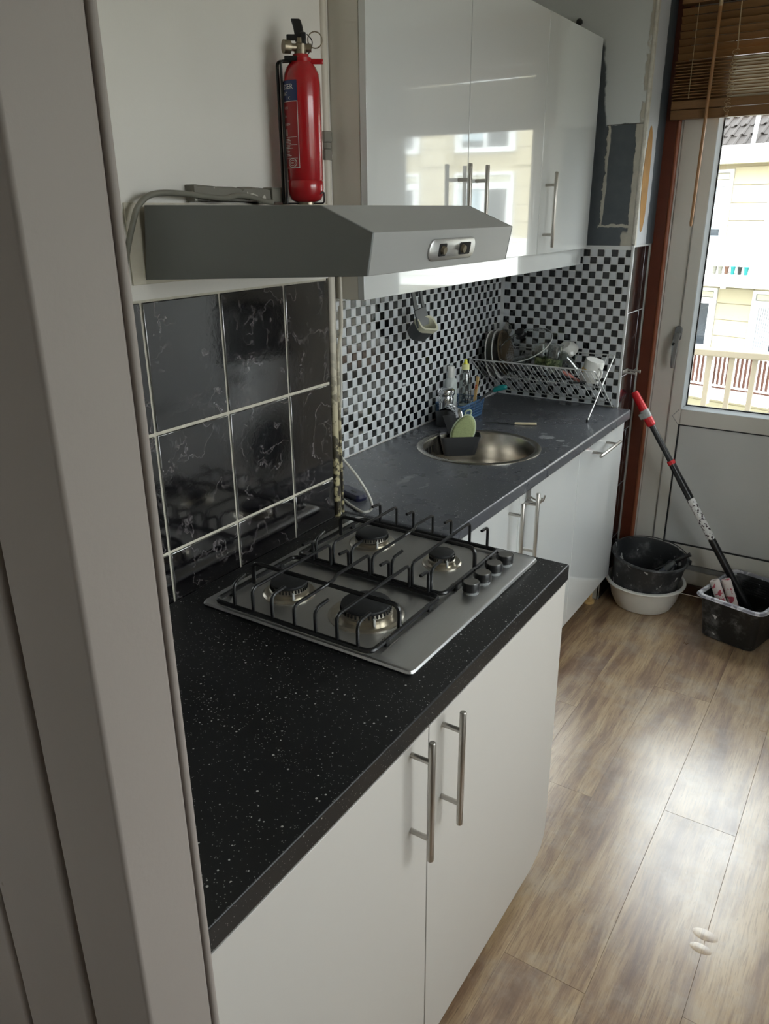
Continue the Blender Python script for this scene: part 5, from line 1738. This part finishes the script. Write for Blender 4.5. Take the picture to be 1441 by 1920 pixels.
# ================================================================== APPLIANCES FACING THE HOB (mirrored in the tiles; the fridge is guessed)
wm = thing('washing_machine', 'white front loading washing machine opposite the hob, mirrored in the black tiles', 'washing machine', (1.95, 1.56, 0))
X0 = 1.66
build('body', MB().box(X0, 1.265, 0.0, 2.26, 1.845, 0.93), 'enamel_white', wm, bevel=0.006)
build('control_panel', MB().box(X0 - 0.012, 1.27, 0.80, X0 - 0.0005, 1.84, 0.925), 'enamel_white', wm, bevel=0.004)
build('drawer', MB().box(X0 - 0.018, 1.66, 0.82, X0 - 0.0125, 1.83, 0.91), 'enamel_white', wm, bevel=0.003)
build('display', MB().box(X0 - 0.0145, 1.29, 0.845, X0 - 0.0125, 1.40, 0.885), 'black_plastic', wm)
build('program_dial', MB().lathe([(0.0, 0.0), (0.026, 0.0), (0.024, 0.016), (0.0, 0.018)], (X0 - 0.0125, 1.53, 0.865), 24, axis_R((-1, 0, 0))), 'clip_grey', wm)
dr_ = build('door_ring', MB().lathe([(0.205, 0.0), (0.21, 0.012), (0.20, 0.026), (0.150, 0.030), (0.140, 0.018), (0.140, 0.0)], (X0 - 0.0005, 1.555, 0.46), 48, axis_R((-1, 0, 0))), 'clip_grey', wm)
build('door_glass', MB().lathe([(0.139, 0.0), (0.139, 0.016), (0.10, 0.034), (0.0, 0.042), (0.0, 0.0)], (X0 - 0.0005, 1.555, 0.46), 40, axis_R((-1, 0, 0))), 'far_glass_dark', dr_)
build('power_cord', MB().tube(smooth_path([(X0 - 0.03, 1.31, 1.15), (X0 - 0.03, 1.34, 0.95), (X0 - 0.03, 1.33, 0.7), (X0 - 0.02, 1.30, 0.5), (X0 - 0.006, 1.285, 0.3)], 5), 0.005, 8), 'black_rubber', wm)
mw = thing('microwave', 'black microwave oven on top of the washing machine', 'microwave', (1.92, 1.56, 0.9305))
build('body', MB().box(1.70, 1.31, 0.9305, 2.05, 1.80, 1.205), 'black_plastic', mw, bevel=0.006)
d = build('door', MB().box(1.682, 1.43, 0.94, 1.6995, 1.795, 1.20), 'black_plastic', mw, bevel=0.004)
build('door_window', MB().box(1.679, 1.47, 0.985, 1.6815, 1.76, 1.16), 'grey_plastic', d)
build('control_panel', MB().box(1.684, 1.315, 0.94, 1.6995, 1.425, 1.20), 'grey_plastic', mw, bevel=0.003)

fg = thing('guessed_fridge', 'guessed pale grey fridge freezer, added out of view for the grey reflection in the tiles', 'fridge', (1.96, 0.95, 0))  # guessed appliance, added out of view to give the left tiles their grey reflection
build('body', MB().box(1.70, 0.66, 0.0, 2.26, 1.245, 1.62), 'fridge_grey', fg, bevel=0.008)
for za, zb, ga, gb_ in ((0.06, 0.80, 0.55, 0.78), (0.81, 1.62, 0.83, 1.1)):
    d = build('door', MB().box(1.655, 0.662, za, 1.699, 1.243, zb), 'fridge_grey', fg, bevel=0.008)
    build('door_grip', MB().box(1.640, 0.70, ga, 1.6545, 0.72, gb_), 'clip_grey', d, bevel=0.004)

# ================================================================== OUTSIDE
# own balcony
struct('floor_balcony', MB().box(-1.0, 2.002, -0.25, 3.6, 2.80, -0.04), 'concrete', smooth=False)
rl = thing('balcony_railing', 'beige balcony railing just outside the door glass', 'railing', (0.6, 2.68, -0.04))
RYY = 2.68
build('handrail', MB().box(-1.0, RYY - 0.03, 0.966, 3.6, RYY + 0.03, 1.002), 'rail_beige', rl, bevel=0.006)
xx = 0.400 - 0.1085 * 12
proto = None
while xx < 3.5:
    if proto is None:
        proto = build('baluster', MB().box(xx - 0.0125, RYY - 0.012, -0.0395, xx + 0.0125, RYY + 0.012, 0.9655), 'rail_beige', rl, bevel=0.002)
    else:
        piece(proto, (xx, RYY, (0.9655 - 0.0395) / 2), rl)
    xx += 0.1085
struct('ground', MB().box(-40, 2.9, -6.3, 50, 60, -6.2), 'ground_green', smooth=False)

# house across the courtyard (local x runs along its front, y away from us)
TH = 0.25
house = thing('far_house', 'cream boarded apartment house with white balconies seen through the door glass', 'building', (-2.594, 18.633, 0), -TH)
HB = lambda name, mb, mat, parent=house, **kw: build(name, mb, mat, parent, local=(parent is house), **kw)
WORLD_H = WORLD[house.name]
S0, S1 = -5.0, 15.5
PER, WW = 2.235, 1.305
wx = [(-1.271 + PER * k) for k in range(-1, 8)]


def hb(name, mb, mat, **kw):
    return build(name, mb, mat, house, local=True, **kw)


hb('wall', MB().box(S0, 0.03, -6.2, S1, 0.4, 2.62), 'far_board', smooth=False)
hb('base_wall', MB().box(S0, -0.02, -6.2, S1, 0.03, -2.75), 'far_board', smooth=False)
bprotos = {}


def board(s0, s1, z0, z1):
    k = (round(s1 - s0, 3), round(z1 - z0, 3))
    c = Vector(((s0 + s1) / 2, 0.0, (z0 + z1) / 2))
    if k in bprotos:
        o = bprotos[k].copy(); COL.objects.link(o); o.parent = house; o.location = c
    else:
        bprotos[k] = build('board', MB().box(s0, -0.012, z0, s1, 0.012, z1), 'far_board', house, local=True, smooth=False, bevel=0.006, seg=1)


for ztop, zwin in ((2.545, 1.075), (-0.03, -1.42)):
    rows = [ztop - 0.375 * k for k in range(8)]
    for k in range(7):
        za, zb = rows[k + 1] + 0.006, rows[k] - 0.004
        prev = S0
        for w0 in wx:
            if w0 - prev > 0.05:
                board(prev + 0.004, w0 - 0.055, za, zb)
            prev = w0 + WW + 0.05
        board(prev + 0.004, S1, za, zb)


def house_window(s0, ztop, zbot, glass, curtain=False, sheet_h=0.0):
    s1 = s0 + WW
    fr = MB()
    fr.box(s0 - 0.045, -0.05, zbot - 0.10, s0 + 0.03, 0.06, ztop).box(s1 - 0.03, -0.05, zbot - 0.10, s1 + 0.045, 0.06, ztop)
    fr.box(s0 + 0.03, -0.05, ztop - 0.07, s1 - 0.03, 0.06, ztop).box(s0 + 0.03, -0.05, zbot - 0.10, s1 - 0.03, 0.06, zbot)
    fr.box(s0 + 0.03, -0.05, ztop - 0.36, s1 - 0.03, 0.05, ztop - 0.22)
    fr.box(s0 + 0.03, -0.03, zbot, s0 + 0.12, 0.05, ztop - 0.36).box(s1 - 0.12, -0.03, zbot, s1 - 0.03, 0.05, ztop - 0.36)
    fr.box((s0 + s1) / 2 - 0.05, -0.03, zbot, (s0 + s1) / 2 + 0.05, 0.05, ztop - 0.36)
    w = hb('window', fr, 'far_frame', smooth=False)
    off = Vector((w.location.x, w.location.y, w.location.z))

    def sub(name, mb, mat):
        mb.v = [p - off for p in mb.v]
        o = build(name, mb, mat, w, local=True, smooth=False)
        return o
    sub('vent_grille', MB().box(s0 + 0.05, -0.03, ztop - 0.205, s1 - 0.05, 0.02, ztop - 0.085).box(s0 + 0.05, -0.036, ztop - 0.15, s1 - 0.05, -0.02, ztop - 0.14), 'far_vent')
    for a, b in ((s0 + 0.12, (s0 + s1) / 2 - 0.05), ((s0 + s1) / 2 + 0.05, s1 - 0.12)):
        sub('pane', MB().box(a, 0.01, zbot, b, 0.02, ztop - 0.36), glass)
    if curtain:
        c = MB()
        for k in range(7):
            c.box(s0 + 0.13 + k * 0.05, 0.0, zbot, s0 + 0.17 + k * 0.05, 0.008, ztop - 0.37)
        sub('curtain', c, 'far_curtain')
    if sheet_h:
        sub('pale_sheet', MB().box((s0 + s1) / 2 + 0.05, 0.002, zbot + 0.14, s1 - 0.12, 0.008, ztop - 0.37), 'far_glass_pale')  # pale bluish sheet over the right-hand pane
    return w


for k, w0 in enumerate(wx):
    house_window(w0, 2.50, 1.09, 'far_glass_dark', False, 1.0 if k in (1, 4, 6) else 0.0)
    house_window(w0, -0.07, -1.40, 'far_glass_dark', k % 2 == 0, 0.0)
    # ground floor
for w0 in wx[::2]:
    house_window(w0, -2.9, -4.3, 'far_glass_dark')

for zt, zb_, zr, nm in ((0.306, 0.10, 1.10, 'upper'), (-2.20, -2.40, -1.36, 'lower')):
    hb('balcony_slab', MB().box(S0, -1.10, zb_, S1, -0.06, zt), 'far_white', smooth=False)
    hb('slab_edge', MB().box(S0, -1.13, zb_ - 0.03, S1, -1.10, zb_ + 0.02).box(S0, -1.13, zt - 0.01, S1, -1.10, zt + 0.03), 'far_white', smooth=False)
    rail = MB().box(S0, -1.09, zt + 0.07, S1, -1.05, zt + 0.11).box(S0, -1.10, zr - 0.06, S1, -1.04, zr)
    hb('rail', rail, 'far_white', smooth=False)
    bal = MB().box(-0.4, -1.085, zt + 0.11, -0.368, -1.055, zr - 0.06)
    bp_ = hb('baluster', bal, 'far_white', smooth=False)
    c0 = bp_.location.copy()
    nb = 0
    s = -2.5
    while s < 12.0:
        o = bp_.copy(); COL.objects.link(o); o.parent = house
        o.location = (s, c0.y, c0.z)
        s += 0.1
        nb += 1
    hb('balcony_screen', MB().box(S0, -1.035, zt + 0.02, S1, -1.02, zr - 0.08), 'far_white' if nm == 'upper' else 'far_reed', smooth=False)
    hb('drain_pipe', MB().tube([(0.709, -1.16, zt - 0.02 if nm == 'upper' else -1.55), (0.709, -1.16, zb_ - 0.06 if nm == 'upper' else -2.52)], 0.055, 12), 'far_white')
# eaves, gutter, roof
hb('soffit', MB().box(S0, -0.55, 2.60, 5.2, 0.4, 2.63), 'far_board', smooth=False)
SW = 5.2                      # the taller wing begins here
hb('gutter', MB().box(S0, -0.62, 2.594, SW, -0.50, 2.78).box(S0, -0.66, 2.78, SW, -0.48, 2.95), 'far_white', smooth=False)
hb('wing_wall', MB().box(SW, 0.03, 2.62, S1, 4.0, 6.0), 'far_board', smooth=False)
hb('wing_eaves', MB().box(SW - 0.2, -0.5, 6.0, S1, 4.2, 6.3), 'far_white', smooth=False)
for w0 in wx:
    if w0 > SW + 0.1:
        house_window(w0, 4.65, 3.02, 'far_glass_dark', False, 1.0)
prev = SW
for w0 in [w for w in wx if w > SW + 0.1] + [S1 + 0.05]:
    for k in range(9):
        board(prev + 0.004, w0 - 0.055, 2.63 + 0.375 * k, 2.63 + 0.375 * k + 0.365)
    prev = w0 + WW + 0.05
SL = math.radians(42)
rbm = MB()
rbm.loft([[Vector((s, -0.5, 2.90)), Vector((s, -0.5 + 4.0 * math.cos(SL), 2.90 + 4.0 * math.sin(SL))), Vector((s, -0.5 + 4.0 * math.cos(SL), 2.6)), Vector((s, -0.3, 2.63))] for s in (S0, SW)])
hb('roof_deck', rbm, 'roof_clay', smooth=False)
tp_ = None
for j in range(7):
    for i in range(34):
        s = -3.0 + i * 0.215 + (0.05 if j % 2 else 0)
        d_ = 0.02 + j * 0.31
        if tp_ is None:
            prof = [(0.0, 0.02), (0.03, 0.0), (0.08, -0.004), (0.13, 0.006), (0.165, 0.036), (0.195, 0.050), (0.225, 0.030)]
            loops = []
            for u, lift in ((0.0, 0.030), (0.34, 0.006)):
                top = [Vector((x_, u * math.cos(SL) - (h_ + lift) * math.sin(SL), u * math.sin(SL) + (h_ + lift) * math.cos(SL))) for x_, h_ in prof]
                bot = [p + Vector((0, 0.018 * math.sin(SL), -0.018 * math.cos(SL))) for p in reversed(top)]
                loops.append(top + bot)
            tp_ = hb('roof_tile', MB().loft(loops), 'roof_clay', angle=50)
            tc0 = tp_.location.copy()
            base_ = Vector((0.0, 0.0, 0.0))
            o = tp_
        else:
            o = tp_.copy(); COL.objects.link(o); o.parent = house
        o.location = tc0 + Vector((s, -0.5 + d_ * math.cos(SL), 2.90 + 0.012 + d_ * math.sin(SL)))
hb('vent_pipe', MB().tube([(0.62, -0.52, 2.95), (0.66, -0.52, 3.62)], 0.045, 12).lathe([(0.0, 0.12), (0.05, 0.06), (0.09, 0.0), (0.0, 0.0)], (0.66, -0.52, 3.60), 14), 'bead_grey')
# small pots on the ledge of the upper balcony
pots = [(0.44, 'cable_grey'), (0.57, 'cable_grey'), (0.71, 'sill_brown'), (0.85, 'teal_plastic'), (1.0, 'black_plastic'), (1.14, 'teal_plastic'), (1.29, 'bead_grey')]
words = ['grey pot on the far upper balcony, first from the left of the pot row', 'grey pot on the far upper balcony, second from the left of the pot row', 'brown pot on the far upper balcony beside the teal one', 'teal pot on the far upper balcony beside the brown one', 'black pot between the two teal pots on the far balcony', 'teal pot on the far upper balcony beside the pale one', 'pale pot at the right end of the far balcony pot row']
RH = Matrix.Rotation(-TH, 3, 'Z')
for (s, mname), wd in zip(pots, words):
    p = Vector((-2.594, 18.633, 0)) + RH @ Vector((s, -1.118, 0.337))
    o = build('flower_pot', MB().lathe([(0.0, 0.0), (0.032, 0.0), (0.045, 0.14), (0.052, 0.145), (0.052, 0.165), (0.040, 0.165), (0.036, 0.14), (0.0, 0.13)], p, 14), mname, None)
    tag(o, wd, 'pot', 'small pots on the far balcony ledge')
